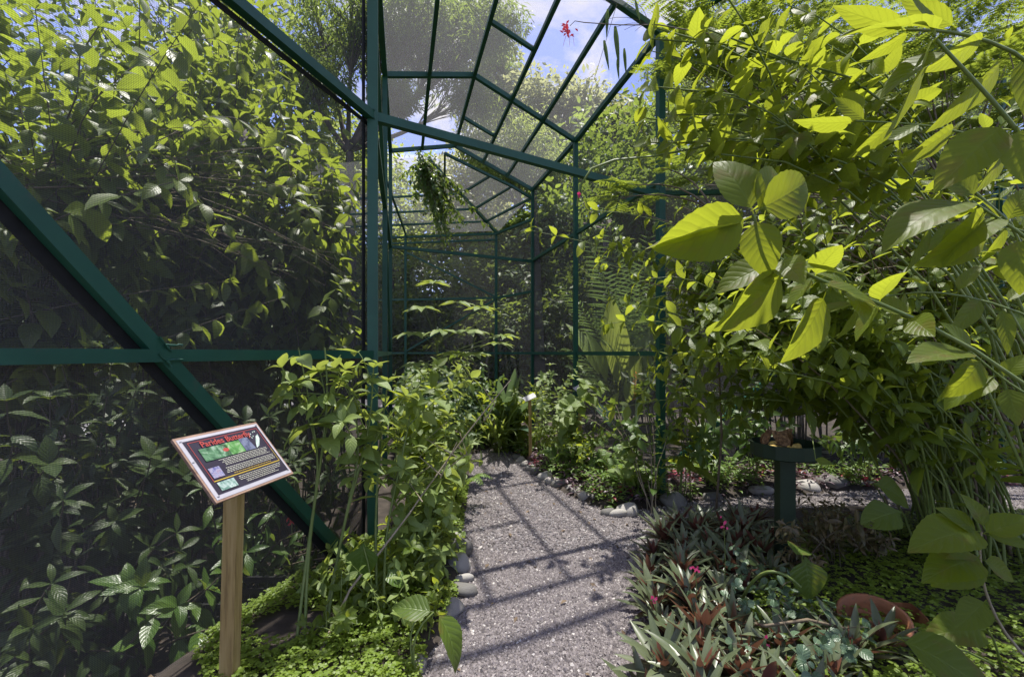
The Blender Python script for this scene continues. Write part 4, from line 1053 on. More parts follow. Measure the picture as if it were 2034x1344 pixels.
# ------------------------------------------------------------------ plants on the left border inside the netting
def border_room(p):
    """inside the netting, below the rail top and short of the path"""
    p = np.atleast_2d(p); return within(p) & (p[:, 2] < EYE + .04) & ((dist_path(p) > .0) | (p[:, 2] > .55) & (dist_path(p) > -.12))
def stemmed(name, label, base, paths, L, tm, lm, gap, start, sm=None, group=None, r=.009, pair=2, droop=.35, subs=0, spread=.2, keep=border_room, tip=4, cat='plant', flat=.8):
    """plant whose main stems follow given points"""
    base = np.asarray(base, float); pl = Plant(base)
    for pth in paths:
        pts = np.array([base + np.append(RNG.normal(0, .03, 2), -.02)] + [np.asarray(q, float) for q in pth])
        s = np.linspace(0, len(pts) - 1, 14); fine = np.stack([np.interp(s, np.arange(len(pts)), pts[:, k]) for k in range(3)], -1)
        for _ in range(2): fine[1:-1] = (fine[:-2] + 2 * fine[1:-1] + fine[2:]) / 4
        pl.twig(fine, r, r * .45); pl.leafy(fine, L, gap, start, pair, droop, tip, flat=flat)
        for _ in range(subs):
            i = RNG.integers(6, 13); q0 = fine[i]; q2 = q0 + (fine[13] - fine[i - 3]) * .5 + RNG.normal(0, spread, 3)
            if keep is not None and not keep(q2)[0]: continue
            sp = bez(q0, (q0 + q2) / 2 + [0, 0, .05], q2, 6); pl.twig(sp, r * .5, r * .25); pl.leafy(sp, L, gap, .25, pair, droop, tip, flat=flat)
    return pl.done(name, label, cat, T[tm] if isinstance(tm, str) else tm, lm, sm or M_STEMG, group, keep)

GLB = 'tall plants on the left border'
stemmed('tall_plant', 'tall thin green stem with drooping leaves nearest the information board', GP(596, 1290),
        [[at(612, 1080, 2.2), at(640, 900, 2.22), at(652, 780, 2.25), at(645, 690, 2.28)], [at(612, 1080, 2.2), at(640, 900, 2.22), at(600, 800, 2.2), at(560, 730, 2.18)]],
        (.13, .17), 'ovate', M_PALE, .11, .68, group=GLB, r=.0085, subs=3, spread=.16, droop=.5)
stemmed('tall_plant', 'second tall green stem, with a knobbly joint and leafy top above the rail', GP(640, 1275),
        [[at(668, 1120, 2.3), at(690, 1010, 2.32), at(735, 860, 2.4), at(742, 730, 2.45)], [at(668, 1120, 2.3), at(690, 1010, 2.32), at(720, 880, 2.38), at(690, 760, 2.4)]],
        (.12, .17), 'ovate', M_PALE, .10, .6, group=GLB, r=.009, subs=4, spread=.18, droop=.5)
stemmed('tall_plant', 'leafy tall plant in front of the corner post', GP(752, 1255),
        [[at(745, 1060, 2.45), at(752, 900, 2.5), at(770, 760, 2.55)], [at(765, 1060, 2.45), at(800, 900, 2.5), at(820, 800, 2.6)]],
        (.12, .17), 'ovate', M_PALE, .10, .62, group=GLB, r=.009, subs=2, spread=.2, droop=.4)
for (bx, by), lab, tips, lm, L in [
    ((850, 1150), 'bushy light green shrub bulging over the left edge of path', [(835, 960, 2.55), (800, 1010, 2.5), (870, 1000, 2.65), (850, 900, 2.75), (780, 930, 2.6), (850, 1020, 2.7), (880, 1060, 2.75), (845, 1090, 2.55), (880, 960, 3.0), (820, 1080, 2.5), (880, 930, 2.9)], M_PALE, (.11, .17)),
    ((860, 1060), 'dense shrub behind the bushy one on left border', [(830, 850, 3.0), (790, 800, 3.0), (870, 870, 3.1), (880, 900, 3.3), (905, 960, 3.4), (760, 860, 2.9), (850, 830, 3.2), (890, 1010, 3.2), (880, 960, 3.2), (800, 900, 2.9)], M_LIMESMALL, (.1, .16)),
    ((880, 1000), 'leafy shrub farther along the left border with upright shoots', [(850, 830, 3.7), (900, 850, 3.8), (930, 880, 3.9), (820, 790, 3.6), (870, 780, 3.8), (950, 920, 3.9), (910, 930, 3.7), (800, 840, 3.5), (930, 830, 4.0)], M_PALE, (.1, .15)),
    ((880, 950), 'small shrub at the last visible bend of the left border', [(900, 800, 4.5), (860, 790, 4.5), (930, 860, 4.5), (890, 840, 4.6), (950, 860, 4.7), (840, 830, 4.4)], M_MID, (.1, .16)),
    ((790, 1190), 'low leafy plant under the bushy shrub by path stones', [(790, 1110, 2.4), (820, 1130, 2.4), (770, 1130, 2.35), (840, 1100, 2.5)], M_LIMESMALL, (.07, .11))]:
    shrub('border_shrub', lab, 'shrub', GP(bx, by), [at(*t) for t in tips], L, 'ovate', lm, M_STEMG, .007, .10, .28, .15, 2, .4, 2, .17, 'shrubs on the left border', border_room, 4, .06)
for bx, by, lab, lm, L in ((700, 1195, 'low leafy plant between the two tall stems and brace foot', M_PALE, (.07, .11)), (775, 1165, 'small leafy plant at the foot of the plant before the corner post', M_LIMESMALL, (.06, .1)), (835, 1185, 'low pale plant beside the upright path stone', M_PALE, (.06, .1)),
                        (855, 1255, 'low plant with small leaves by the browned leaf', M_LIMESMALL, (.05, .08)), (770, 1270, 'tiny leafy plant in the clover left of the browned leaf', M_PALE, (.05, .08)), (880, 1120, 'leafy plant spilling over the left edging stones', M_PALE, (.07, .11)), (690, 1290, 'small sprouting plant in the clover at the foot of tall stems', M_LIMESMALL, (.05, .08))):
    g0 = GP(bx, by); shrub('border_plant', lab, 'plant', g0, [g0 + [RNG.normal(0, .13), RNG.normal(0, .1), RNG.uniform(.1, .28)] for k in range(5)], L, 'ovate', lm, M_STEMG, .004, .055, .25, .15, 2, .35, 1, .08, 'low plants in the left border', border_room, 4, .05)
# bare woody stem leaning through the left border
b = MB(); pts = np.array([at(620, 1330, 2.05), at(700, 1170, 2.2), at(790, 1060, 2.35), at(870, 950, 2.6), at(960, 830, 2.75), at(1020, 760, 2.9)])
g0 = GP(628, 1325); pts[0] = g0
b.tube(wob(np.concatenate([mix(pts[i], pts[i + 1], np.linspace(0, 1, 4)[:-1, None]) for i in range(5)] + [pts[-1:]]), .006), .007, .003, 6)
for k in range(6):
    q = mix(pts[2], pts[5], RNG.random()); b.tube([q, q + [RNG.normal(0, .08), RNG.normal(0, .05), .1], q + [RNG.normal(0, .12), 0, .2]], .004, .002, 4)
single('bare_branch', b, M_TWIG, 'bare woody branch leaning right through the plants of the left border', 'branch', g0)
# single large leaves low on the border
pl = Plant(GP(740, 1240)); pl.twig(bez(pl.base, at(745, 1160, 2.2), at(722, 1085, 2.22), 6), .005, .003)
pl.leaf(at(722, 1078, 2.22), [-.1, -.05, -1], [.3, -.9, .25], .19)
pl.leaf(at(770, 1130, 2.25), [.6, -.3, -.4], [0, -.3, 1], .12)
pl.done('large_leaf_plant', 'plant with a single big rounded leaf hanging before the foot of the brace', 'plant', [T['heart'][0]], M_MID, M_STEMG)
pl = Plant(GP(830, 1330)); pl.twig(bez(pl.base, at(800, 1260, 1.9), at(862, 1215, 1.95), 6), .006, .004); pl.twig(bez(pl.base, at(800, 1260, 1.9), at(830, 1225, 1.95), 6), .005, .003)
pl.leaf(at(866, 1213, 1.95), [.55, -.28, -.55], [.75, -.25, .6], .26); pl.leaf(at(862, 1215, 1.95), [-.8, .1, .12], [.1, -.6, .8], .2)
pl.done('large_leaf_plant', 'drooping large leaf with browned yellow edge hanging over the left edge of gravel', 'plant', T['big'][1:3], M_BROWNLEAF, M_STEMG)
# clover carpet
LEFTPOLY = np.array([gnd(385, 1344, 0)[:2], gnd(490, 1240)[:2], gnd(650, 1140)[:2], gnd(760, 1080)[:2], gnd(850, 1010)[:2], gnd(930, 960)[:2], gnd(930, 1110)[:2], gnd(915, 1200)[:2], gnd(850, 1344)[:2], [-.3, 1.4], [-.9, 1.4]])
def clover(name, label, P, L, h, lm=None):
    mb = MB(); n = len(P); tm = T['dot'][0]
    hh = h * RNG.uniform(.3, 1, n); th = RNG.random(n) * 6.28
    for k in range(3):
        a = th + k * 2.09; d = np.stack([np.cos(a), np.sin(a), RNG.normal(-.1, .15, n)], -1)
        mb.leaves(tm, P + np.stack([0 * hh, 0 * hh, hh], -1), d, np.array([0, 0, 1.0]) + RNG.normal(0, .22, (n, 3)), L * RNG.uniform(.6, 1.2, n))
    return tag(part(name, mb, lm or M_CLOVER), label, 'ground cover', kind='stuff')
clover('clover', 'yellow green clover carpet under the plants of the left border', scatter(LEFTPOLY, 9500, .02, (8, .5, 1, -1.0)), .017, .07)
# red flower behind the netting
root = thing('red_flower', 'small red flower outside the netting just right of the sign post', 'flower', at(578, 1060, 2.95))
b = MB(); b.tube(bez(at(575, 1150, 3.0), at(585, 1090, 2.95), at(578, 1034, 2.95), 5), .004, .003, 4); part('stem', b, M_STEMG, root)
b = MB()
for k in range(16):
    a = RNG.random() * 6.28; p = at(578 + RNG.normal(0, 5), 1033 + RNG.normal(0, 4), 2.95); b.leaves(T['small'][1], [p], [[math.cos(a), -.5, math.sin(a)]], [[0, -1, .5]], .028)
part('petals', b, M_SCAR, root)

# ------------------------------------------------------------------ information board
bc = np.array([-1.03, 1.716, EYE - .396]); bx_, bz_ = nrm([.222, .975, .010]), np.array([-.646, .140, .751])
bz_ = nrm(bz_ - bx_ * (bz_ @ bx_)); bn_ = np.cross(bx_, bz_)
if bn_[0] < 0: bn_ = -bn_
board = thing('information_board', 'tilted information board on a wooden post, its sheet showing red title and photos', 'sign', (-1.06, 1.74, .0))
def BP(u, v, w): return bc + bx_ * u + bz_ * v + bn_ * w          # u, v metres on the board face, w out of it
BWd, BHt = .362, .262
def slab(mb, u0, u1, v0, v1, w0, w1):
    c = [(u0, v0), (u1, v0), (u1, v1), (u0, v1)]
    mb.add([BP(u, v, w) for w in (w0, w1) for u, v in c], [[3, 2, 1, 0], [4, 5, 6, 7], [0, 1, 5, 4], [1, 2, 6, 5], [2, 3, 7, 6], [3, 0, 4, 7]], smooth=False)
def sheet(mb, pts, w, r=.5):
    n = len(pts); mb.add([BP(u, v, w) for u, v in pts], [list(range(n))], [[(u / BWd + .5), (v / BHt + .5)] for u, v in pts], r, False)
def rect(mb, u0, u1, v0, v1, w, r=.5): sheet(mb, [(u0, v0), (u1, v0), (u1, v1), (u0, v1)], w, r)
M_PLY = plain('board_ply', [(.3, (.16, .09, .06)), (.7, (.36, .24, .17))], 12, .75, .3, stretch=(1, 1, 4))
M_PAPER = plain('laminated_paper', [(.3, (.36, .35, .38)), (.7, (.46, .45, .48))], 5, .3)
M_INK = plain('dark_print', [(.3, (.022, .018, .030)), (.7, (.040, .034, .050))], 6, .25)
M_TITLE = plain('red_print', [(.3, (.33, .055, .045)), (.7, (.40, .07, .055))], 6, .3)
M_TEXT = plain('pale_print', [(.3, (.42, .42, .34)), (.7, (.5, .5, .42))], 6, .3)
M_YEL = plain('yellow_print', [(.3, (.42, .30, .03)), (.7, (.5, .36, .05))], 6, .3)
b = MB(); slab(b, -BWd / 2 - .006, BWd / 2 + .004, -BHt / 2 - .006, BHt / 2 + .006, -.011, -.0008); bd = part('board', b, M_PLY, board)
b = MB(); slab(b, -BWd / 2 + .002, BWd / 2 - .002, -BHt / 2 + .002, BHt / 2 - .003, -.0006, .0004); part('paper_sheet', b, M_PAPER, board)
b = MB(); rect(b, -.164, .171, -.113, .116, .0012); pr = part('printed_panel', b, M_INK, board)
b = MB()
for k in range(4):
    (u0, v0), (u1, v1) = ((-.150, .106), (.160, .106), (.160, -.062), (-.150, -.062))[k], ((.160, .106), (.160, -.062), (-.150, -.062), (-.150, .106))[k]
    if k < 2 or k == 3: rect(b, min(u0, u1) - .001, max(u0, u1) + .001, min(v0, v1) - .001, max(v0, v1) + .001, .0024)
part('border_line', b, M_TITLE, board)
b = MB(); rect(b, -.150, .160, -.064, -.0605, .0028); rect(b, .1585, .1605, -.06, .0, .0030); part('border_line', b, M_YEL, board)
# pictures on the sheet
def picmat(name, stops, sc, seed):
    m, nt, new, link = mat(name); o = new('ShaderNodeOutputMaterial'); p = new('ShaderNodeBsdfPrincipled'); tc = new('ShaderNodeTexCoord'); mp = new('ShaderNodeMapping')
    mp.inputs['Location'].default_value = (seed, seed, 0); link(tc.outputs['Object'], mp.inputs[0])
    v = new('ShaderNodeTexNoise'); v.inputs['Scale'].default_value = sc; v.inputs['Distortion'].default_value = 1.6; link(mp.outputs[0], v.inputs['Vector']); r = ramp(new, stops)
    link(v.outputs['Fac'], r.inputs['Fac']); link(r.outputs['Color'], p.inputs['Base Color']); p.inputs['Roughness'].default_value = .25; link(p.outputs[0], o.inputs['Surface']); return m
for pts, m_ in (([(-.130, .018), (-.018, .018), (-.018, .072), (-.130, .072)], picmat('photo_leaf', [(.3, (.03, .08, .04)), (.5, (.09, .20, .10)), (.65, (.24, .34, .24))], 26, 1)),
                ([(-.036, .018), (.045, .018), (.045, .072), (-.036, .072)], picmat('photo_leaf_bright', [(.3, (.04, .12, .03)), (.5, (.10, .26, .07)), (.68, (.28, .40, .22))], 30, 4)),
                ([(.047, .018), (.096, .018), (.088, .076), (.047, .076)], picmat('photo_bark', [(.3, (.06, .07, .12)), (.6, (.16, .18, .26)), (.8, (.06, .12, .05))], 40, 2)),
                ([(-.143, -.052), (-.098, -.052), (-.098, -.010), (-.143, -.010)], picmat('photo_wing', [(.35, (.10, .10, .25)), (.55, (.30, .30, .40)), (.7, (.22, .10, .16))], 60, 7)),
                ([(-.145, -.104), (-.075, -.104), (-.075, -.070), (-.145, -.070)], picmat('photo_stem', [(.35, (.10, .20, .16)), (.55, (.28, .38, .34)), (.7, (.45, .52, .48))], 40, 9))):
    b = MB(); sheet(b, pts, .0035); part('picture', b, m_, board)
b = MB(); sheet(b, [(.100, .018), (.118, .026), (.140, .055), (.146, .078), (.130, .070), (.110, .040)], .0036)
for u, v in ((.104, .074), (.112, .082), (.108, .064), (.118, .070), (.128, .088), (.138, .09)): sheet(b, [(u, v), (u + .004, v), (u + .004, v + .006), (u, v + .006)], .0036)
part('picture', b, picmat('photo_chrysalis', [(.3, (.30, .40, .34)), (.6, (.55, .65, .58))], 50, 3), board)
b = MB(); sheet(b, [(-.030 + .013 * math.cos(a), .045 + .008 * math.sin(a)) for a in np.arange(10) * .628], .0039); part('picture', b, M_TITLE, board)
# body text as rows of tiny word marks, too small to read in the photograph
b = MB()
def rows(u0, u1, v, n, dv, ind=0):
    for k in range(n):
        u = u0 + (RNG.random() * ind); e = u1 - RNG.random() * ind
        while u < e:
            w = RNG.uniform(.004, .012); rect(b, u, min(u + w, e), v - k * dv - .0011, v - k * dv + .0011, .0038); u += w + .0022
rows(-.085, .150, .011, 5, .0062, .02); rows(-.085, .150, -.026, 4, .0062, .012); rows(-.060, .155, -.073, 3, .0068, .012); rows(-.040, .130, -.094, 2, .0068, .03)
part('body_text', b, M_TEXT, board)['kind'] = 'stuff'
b = MB(); rows(-.06, .12, -.0535, 1, .006); part('highlighted_line', b, M_YEL, board)
fc = bpy.data.curves.new('title_text', 'FONT'); fc.body = 'Parides Butterfly'; fc.size = .034; fc.align_x = 'CENTER'; fc.align_y = 'CENTER'; fc.extrude = .0002; fc.offset = .0006; fc.resolution_u = 3
to = bpy.data.objects.new('title_tmp', fc); COL.objects.link(to)
bpy.context.view_layer.update()
tme = bpy.data.meshes.new_from_object(to); bpy.data.objects.remove(to); tme.materials.clear(); tme.materials.append(M_TITLE)
to = bpy.data.objects.new('title', tme); COL.objects.link(to)
wd = max(v.co.x for v in tme.vertices) - min(v.co.x for v in tme.vertices)
sx = .222 / wd
R_ = Matrix((tuple(bx_), tuple(bz_), tuple(bn_))).transposed().to_4x4()
org = Vector(BP(.0, .0870, .0042)) - board.location
to.parent = board; to.matrix_local = Matrix.Translation(org) @ R_ @ Matrix.Diagonal((sx, sx * 1.0, 1, 1))
# staples at the corners
b = MB()
for u, v in ((-.168, .118), (.17, .12), (-.168, -.118), (.168, -.115), (-.172, .03)): slab(b, u - .004, u + .004, v - .0012, v + .0012, .0004, .0022)
M_METAL = plain('metal', [(.3, (.35, .35, .36)), (.7, (.5, .5, .5))], 20, .35, metallic=1.0)
part('staple', b, M_METAL, board)
b = MB(); top = at(466, 950, 1.80); foot = at(453, 1440, 1.80); b.beam(foot, top, .060, .040, (.15, 1, 0)); 
part('post', b, M_WOOD, board)

# ------------------------------------------------------------------ butterfly feeder
fx = at(1559, 885, 2.75); fz = float(fx[2]); fpos = np.array([fx[0], fx[1], 0])
feeder = thing('butterfly_feeder', 'dark green feeding tray on a square post with fruit in it', 'feeder', fpos)
R_T = .186
b = MB(); k = 16; a = np.arange(k) / k * 2 * PI
prof = [(.02, -.062), (R_T - .012, -.062), (R_T, -.055), (R_T + .003, .022), (R_T - .004, .024), (R_T - .008, -.045), (.0, -.045)]
V = np.array([[fx[0] + r * c, fx[1] + r * s, fz + z] for r, z in prof for c, s in zip(np.cos(a), np.sin(a))])
i = np.arange(len(prof) - 1)[:, None] * k; j = np.arange(k)[None]; j2 = (j + 1) % k
b.add(V, np.stack([i + j, i + j2, i + k + j2, i + k + j], -1).reshape(-1, 4), smooth=False); part('tray', b, M_FEED, feeder)
b = MB(); b.beam(fpos - [0, 0, .05], fx - [0, 0, .063], .086, .086, (.15, 1, 0)); part('post', b, M_FEED, feeder)
M_FRUIT = plain('banana_flesh', [(.3, (.36, .20, .05)), (.55, (.62, .45, .14)), (.8, (.75, .62, .28))], 30, .55, .3)
M_WING = plain('butterfly_wing', [(.3, (.05, .028, .014)), (.5, (.16, .09, .04)), (.7, (.34, .22, .11))], 60, .8, detail=3)
for kk, (dx, dy, rz, lab) in enumerate([(-.10, -.02, .3, 'yellow banana piece at the left in the feeder tray'), (.0, -.08, -.2, 'brown spotted banana piece at the front of the feeder tray'), (.08, .02, .6, 'peeled banana half at the right in the feeder tray'), (.03, .09, 2.2, 'banana piece at the back of the feeder tray')]):
    c = fx + [dx, dy, -.018]; t = np.linspace(-1, 1, 9); dr = np.array([math.cos(rz), math.sin(rz), 0]); sd = np.array([-dr[1], dr[0], 0])
    pts = c + t[:, None] * .07 * dr + (t ** 2)[:, None] * .02 * sd + np.array([0, 0, .004]); b = MB(); b.tube(pts, .023 * np.sqrt(np.maximum(.08, 1 - t ** 4)), k=8)
    single('banana_piece', b, M_FRUIT, lab, 'fruit', c)
bod = plain('butterfly_body', [(.3, (.03, .02, .012)), (.7, (.07, .045, .03))], 30, .8)
for dx, dy, rz, lab in [(-.115, .0, .5, 'brown butterfly with closed wings at left rim of the feeder tray'), (-.05, -.05, 2.3, 'brown butterfly leaning over the middle of the feeder tray'), (.015, -.03, 1.2, 'dark butterfly with upright wings at the centre of tray'), (.03, .07, -.6, 'butterfly with folded wings at the back of the tray')]:
    c = fx + [dx, dy, .012]; bt = thing('butterfly', lab, 'butterfly', c, 'butterflies on the feeder')
    f_ = np.array([math.cos(rz), math.sin(rz), .15]); s_ = np.array([-math.sin(rz), math.cos(rz), 0]); u_ = np.array([0, 0, 1.0])
    for sg in (-1, 1):
        w = MB(); o_w = [(0.018, 0), (.045, .045), (.052, .075), (.03, .078), (.0, .066), (-.028, .064), (-.045, .045), (-.048, .02), (-.028, .004)]
        pts = [c + f_ * x + u_ * z + s_ * sg * (.002 + z * .09) for x, z in o_w]; n = len(pts)
        cen = np.mean(pts, 0) + s_ * sg * .002; th = s_ * sg * .0008
        w.add(pts + [cen] + [p + th for p in pts] + [cen + th], [[q, (q + 1) % n, n] for q in range(n)] + [[n + 1 + (q + 1) % n, n + 1 + q, 2 * n + 1] for q in range(n)])
        part('wing', w, M_WING, bt)
    w = MB(); w.tube([c - f_ * .03, c - f_ * .012, c + f_ * .012, c + f_ * .026, c + f_ * .033], np.array([.002, .0045, .005, .004, .0025]), k=6)
    for sg in (-1, 1): w.tube([c + f_ * .03, c + f_ * .05 + s_ * sg * .012 + u_ * .012], .0006, .0004, 4)
    part('body', w, bod, bt)

# ------------------------------------------------------------------ boat-lily rosettes and low plants in the near right bed
def rosette(seed):
    mb = MB(); n = 22
    a = np.arange(n) * 2.4 + RNG.random() * 6; el = np.linspace(1.25, .12, n) + RNG.normal(0, .12, n)
    d = np.stack([np.cos(a) * np.cos(el), np.sin(a) * np.cos(el), np.sin(el)], -1)
    up = np.stack([-np.cos(a) * np.sin(el), -np.sin(a) * np.sin(el), np.cos(el)], -1) + RNG.normal(0, .08, (n, 3))
    L = np.interp(np.arange(n), [0, 6, 21], [.15, .25, .21]) * RNG.uniform(.85, 1.15, n)
    for k, tm in enumerate(T['strap']):
        q = (np.arange(n) % 3) == k; mb.leaves(tm, np.zeros((q.sum(), 3)) + [0, 0, .02] + d[q] * .012, d[q], up[q], L[q])
    m2 = MB(); n2 = 5; a = np.arange(n2) * 2.4 + 1; el = RNG.uniform(.9, 1.35, n2)
    d = np.stack([np.cos(a) * np.cos(el), np.sin(a) * np.cos(el), np.sin(el)], -1); up = np.stack([-np.cos(a) * np.sin(el), -np.sin(a) * np.sin(el), np.cos(el)], -1)
    m2.leaves(T['strap'][0], np.zeros((n2, 3)) + [0, 0, .035], d, up, .13 * RNG.uniform(.8, 1.2, n2))
    return mesh_of(mb, 'outer_leaves', M_RHOEO), mesh_of(m2, 'heart_leaves', M_RHOEOIN)
ROS = [rosette(k) for k in range(6)]
RPX = []
for row, (y, x0, x1, step) in enumerate([(1030, 1350, 1560, 56), (1052, 1322, 1540, 54), (1078, 1300, 1560, 54), (1108, 1292, 1560, 56), (1140, 1296, 1540, 58), (1176, 1300, 1500, 62), (1215, 1312, 1480, 66), (1260, 1325, 1500, 72), (1305, 1325, 1600, 78), (1355, 1300, 1720, 84), (1420, 1290, 1760, 104), (1520, 1300, 1800, 120)]):
    for x in np.arange(x0, x1, step): RPX.append((x + RNG.normal(0, 10), y + RNG.normal(0, 7)))
RPX += [(1610, 1060), (1660, 1040), (1700, 1065), (1640, 1085), (1755, 1290), (1700, 1310), (1640, 1330)]
zone = lambda x, y: ('spiky green and purple rosette at the path edge of the near right bed' if x < 1345 else
                     'spiky green and purple rosette in the shade behind the feeder post' if x > 1575 and y < 1120 else
                     'spiky green and purple rosette in the bottom right corner of the near bed' if x > 1575 else
                     'spiky green and purple rosette left of the feeder post' if y < 1130 else 'spiky green and purple rosette in the middle of the near right bed' if y < 1270 else 'large spiky rosette along the bottom of the near right bed')
for k, (x, y) in enumerate(RPX):
    if y > 1450 and x > 1700: continue
    g = GP(x, y + 18)
    lab = zone(x, y); root = thing('rosette_plant', lab, 'plant', g - [0, 0, .01], lab.replace('spiky green and purple rosette', 'rosettes').replace('large spiky rosette', 'large rosettes'))
    root.rotation_euler = (RNG.normal(0, .12), RNG.normal(0, .12), RNG.random() * 6.28); s = RNG.uniform(.68, .98); root.scale = (s, s, s)
    for nm, me in zip(('outer_leaves', 'heart_leaves'), ROS[k % 6]):
        o = bpy.data.objects.new(nm, me); COL.objects.link(o); o.parent = root

NEARPOLY = np.array([gnd(1560, 1110)[:2], gnd(1640, 1060)[:2], gnd(2300, 1040)[:2], [3.6, 1.2], [.8, 1.1], gnd(1480, 1344)[:2], gnd(1500, 1200)[:2]])
clover('clover', 'bright green clover carpet filling the near right bed beyond the rosettes', scatter(NEARPOLY, 15000, .05), .021, .08)
PEP = [(1440, 1215, 'at the edge of rosettes beside the arched dry stem'), (1530, 1200, 'left of the terracotta pot'), (1585, 1250, 'just below the arched dry stem'), (1640, 1280, 'in front of the terracotta pot'), (1560, 1330, 'at the bottom of the near bed under pink flower'), (1500, 1150, 'between feeder post and rosettes'), (1700, 1330, 'at the bottom right of the terracotta pot')]
for x, y, w in PEP:
    b0 = GP(x, y + 20); tips = [b0 + [RNG.normal(0, .13), RNG.normal(0, .1), RNG.uniform(.07, .2)] for k in range(6)]
    shrub('peperomia', 'round silvery leaved low plant ' + w, 'plant', b0, tips, (.04, .055), 'round', M_PEP, M_STEMD, .003, .09, .5, .2, 2, .1, 0, .05, 'round leaved low plants in the near bed', None, 3, .03)
RB = [(1650, 1120, 'reddish leafy plant right of the feeder post'), (1720, 1100, 'thin bronze leaved plant farther right of feeder post'), (1590, 1150, 'bronze leaved low plant before the feeder post')]
for x, y, lab in RB:
    b0 = GP(x, y + 15); tips = [b0 + [RNG.normal(0, .15), RNG.normal(0, .1), RNG.uniform(.15, .35)] for k in range(10)]
    shrub('bronze_plant', lab, 'plant', b0, tips, (.06, .09), 'lance', M_BRONZE, M_STEMD, .003, .04, .3, .2, 2, .1, 1, .08, 'bronze leaved plants by the feeder', None, 4, .03)
# speckled leaf, big round leaves
def bigleaf(label, base, items, lm, tm):
    pl = Plant(base)
    for (p, d, up, L) in items:
        p = np.asarray(p, float); pl.twig(bez(pl.base, (pl.base + p) / 2 + [0, 0, .06], p, 7), .005, .0035); pl.leaf(p, d, up, L)
    return pl.done('large_leaf_plant', label, 'plant', tm, lm, M_STEMG)
bigleaf('plant with speckled heart shaped leaf in front of the feeder post', GP(1600, 1200), [(at(1600, 1105, 2.15), [.05, -.15, -1], [-.2, -.9, .3], .2), (at(1590, 1085, 2.2), [-.3, -.4, .1], [0, -.5, 1], .14)], M_BROWNLEAF, [T['heart'][0]])
bigleaf('low plant with two big glossy heart leaves right of the feeder', GP(1790, 1080), [(at(1735, 960, 2.6), [.9, -.2, -.3], [-.1, -.6, .8], .25), (at(1790, 1015, 2.4), [-1, -.1, -.15], [.1, -.6, .8], .22)], M_LIMESMALL, [T['heart'][0], T['heart'][1]])
bigleaf('broad leaf rising at the bottom right corner of the photo', GP(1990, 1344), [(at(1780, 1265, 1.55), [.8, -.5, -.25], [-.1, -.45, .9], .3), (at(1960, 1250, 1.7), [-.95, -.1, .08], [0, -.5, .9], .24)], M_LIME, [T['big'][1]])
# terracotta pot lying broken, arched dry stems
g = GP(1735, 1268); pot = thing('terracotta_pot', 'tilted orange terracotta pot half hidden by clover in the near bed', 'pot', g)
b = MB(); k = 28; a = np.arange(k) / k * 2 * PI; prof = [(.09, 0), (.125, .15), (.128, .151), (.142, .152), (.142, .19), (.127, .19), (.118, .15), (.085, .02), (.0, .02)]
tl_ = Matrix.Rotation(.22, 3, 'X') @ Matrix.Rotation(-.16, 3, 'Y')
V = np.array([list(tl_ @ Vector((r * c, r * s, z - .105))) for r, z in prof for c, s in zip(np.cos(a), np.sin(a))]) + g
i = np.arange(len(prof) - 1)[:, None] * k; j = np.arange(k)[None]; j2 = (j + 1) % k
b.add(V, np.stack([i + j, i + j2, i + k + j2, i + k + j], -1).reshape(-1, 4)); part('pot_body', b, M_POT, pot)
for kk, (px, py, rz, lab) in enumerate([(1810, 1235, .4, 'curved terracotta shard standing right of the tilted pot'), (1690, 1250, 2.0, 'flat terracotta shard lying left of the tilted pot')]):
    g = GP(px, py + 12); b = MB(); aa = np.linspace(-.8, .8, 7)
    V = [g + np.array([math.cos(rz + t) * r - math.cos(rz) * r, math.sin(rz + t) * r - math.sin(rz) * r, z * (1 - .5 * abs(t))]) for r in (.13, .142) for z in (0, .1) for t in aa]; n = 7
    F = [[q, q + 1, n + q + 1, n + q] for q in range(6)] + [[2 * n + q + 1, 2 * n + q, 3 * n + q, 3 * n + q + 1] for q in range(6)] + [[n + q, n + q + 1, 3 * n + q + 1, 3 * n + q] for q in range(6)] + [[0, n, 3 * n, 2 * n], [n - 1, 3 * n - 1, 4 * n - 1, 2 * n - 1]]
    b.add(V, F, smooth=False); single('pot_shard', b, M_POT, lab, 'pot shard', g)
b = MB(); b.tube(bez(GP(1470, 1215), at(1510, 1085, 2.05), at(1590, 1165, 2.1), 12), .008, .006, 6); single('dry_cane', b, M_STEMG, 'arched yellowish stem over the rosettes in the near bed', 'stem', GP(1470, 1215))
b = MB(); b.tube(wob(np.array([GP(1460, 1250) + [0, 0, .02], at(1520, 1235, 1.95), at(1600, 1222, 2.0), at(1680, 1240, 2.0)]), .01), .009, .006, 6); single('dry_cane', b, M_STEMB, 'brown dead stem lying across the near bed by the pot', 'stem', GP(1460, 1250))
# pink flowers
for px, py, Z, lab in ((1437, 1040, 2.45, 'pink flower above the rosettes left of the feeder post'), (1380, 1130, 2.25, 'pink flower among the rosettes near the path edge'), (1520, 1275, 1.9, 'deep pink flower low in the middle of near bed'), (1300, 1190, 2.2, 'purple pink bloom at the path edge of rosettes'), (1372, 1338, 1.85, 'small pink bloom at the bottom edge of the bed')):
    p = at(px, py, Z); root = thing('pink_flower', lab, 'flower', G(p[0], p[1]), 'pink flowers in the near bed'); g = G(p[0], p[1])
    b = MB(); b.tube(bez(g, (g + p) / 2 + [.02, 0, 0], p, 5), .003, .002, 4); part('stem', b, M_STEMG, root)
    b = MB()
    for q in range(7):
        a = q * 2.4; o = p + [RNG.normal(0, .008), RNG.normal(0, .008), RNG.normal(0, .012)]; b.leaves(T['dot'][0], [o], [[math.cos(a), -.3, math.sin(a)]], [[.1, -1, .4]], .017)
    part('petals', b, M_PINK, root)

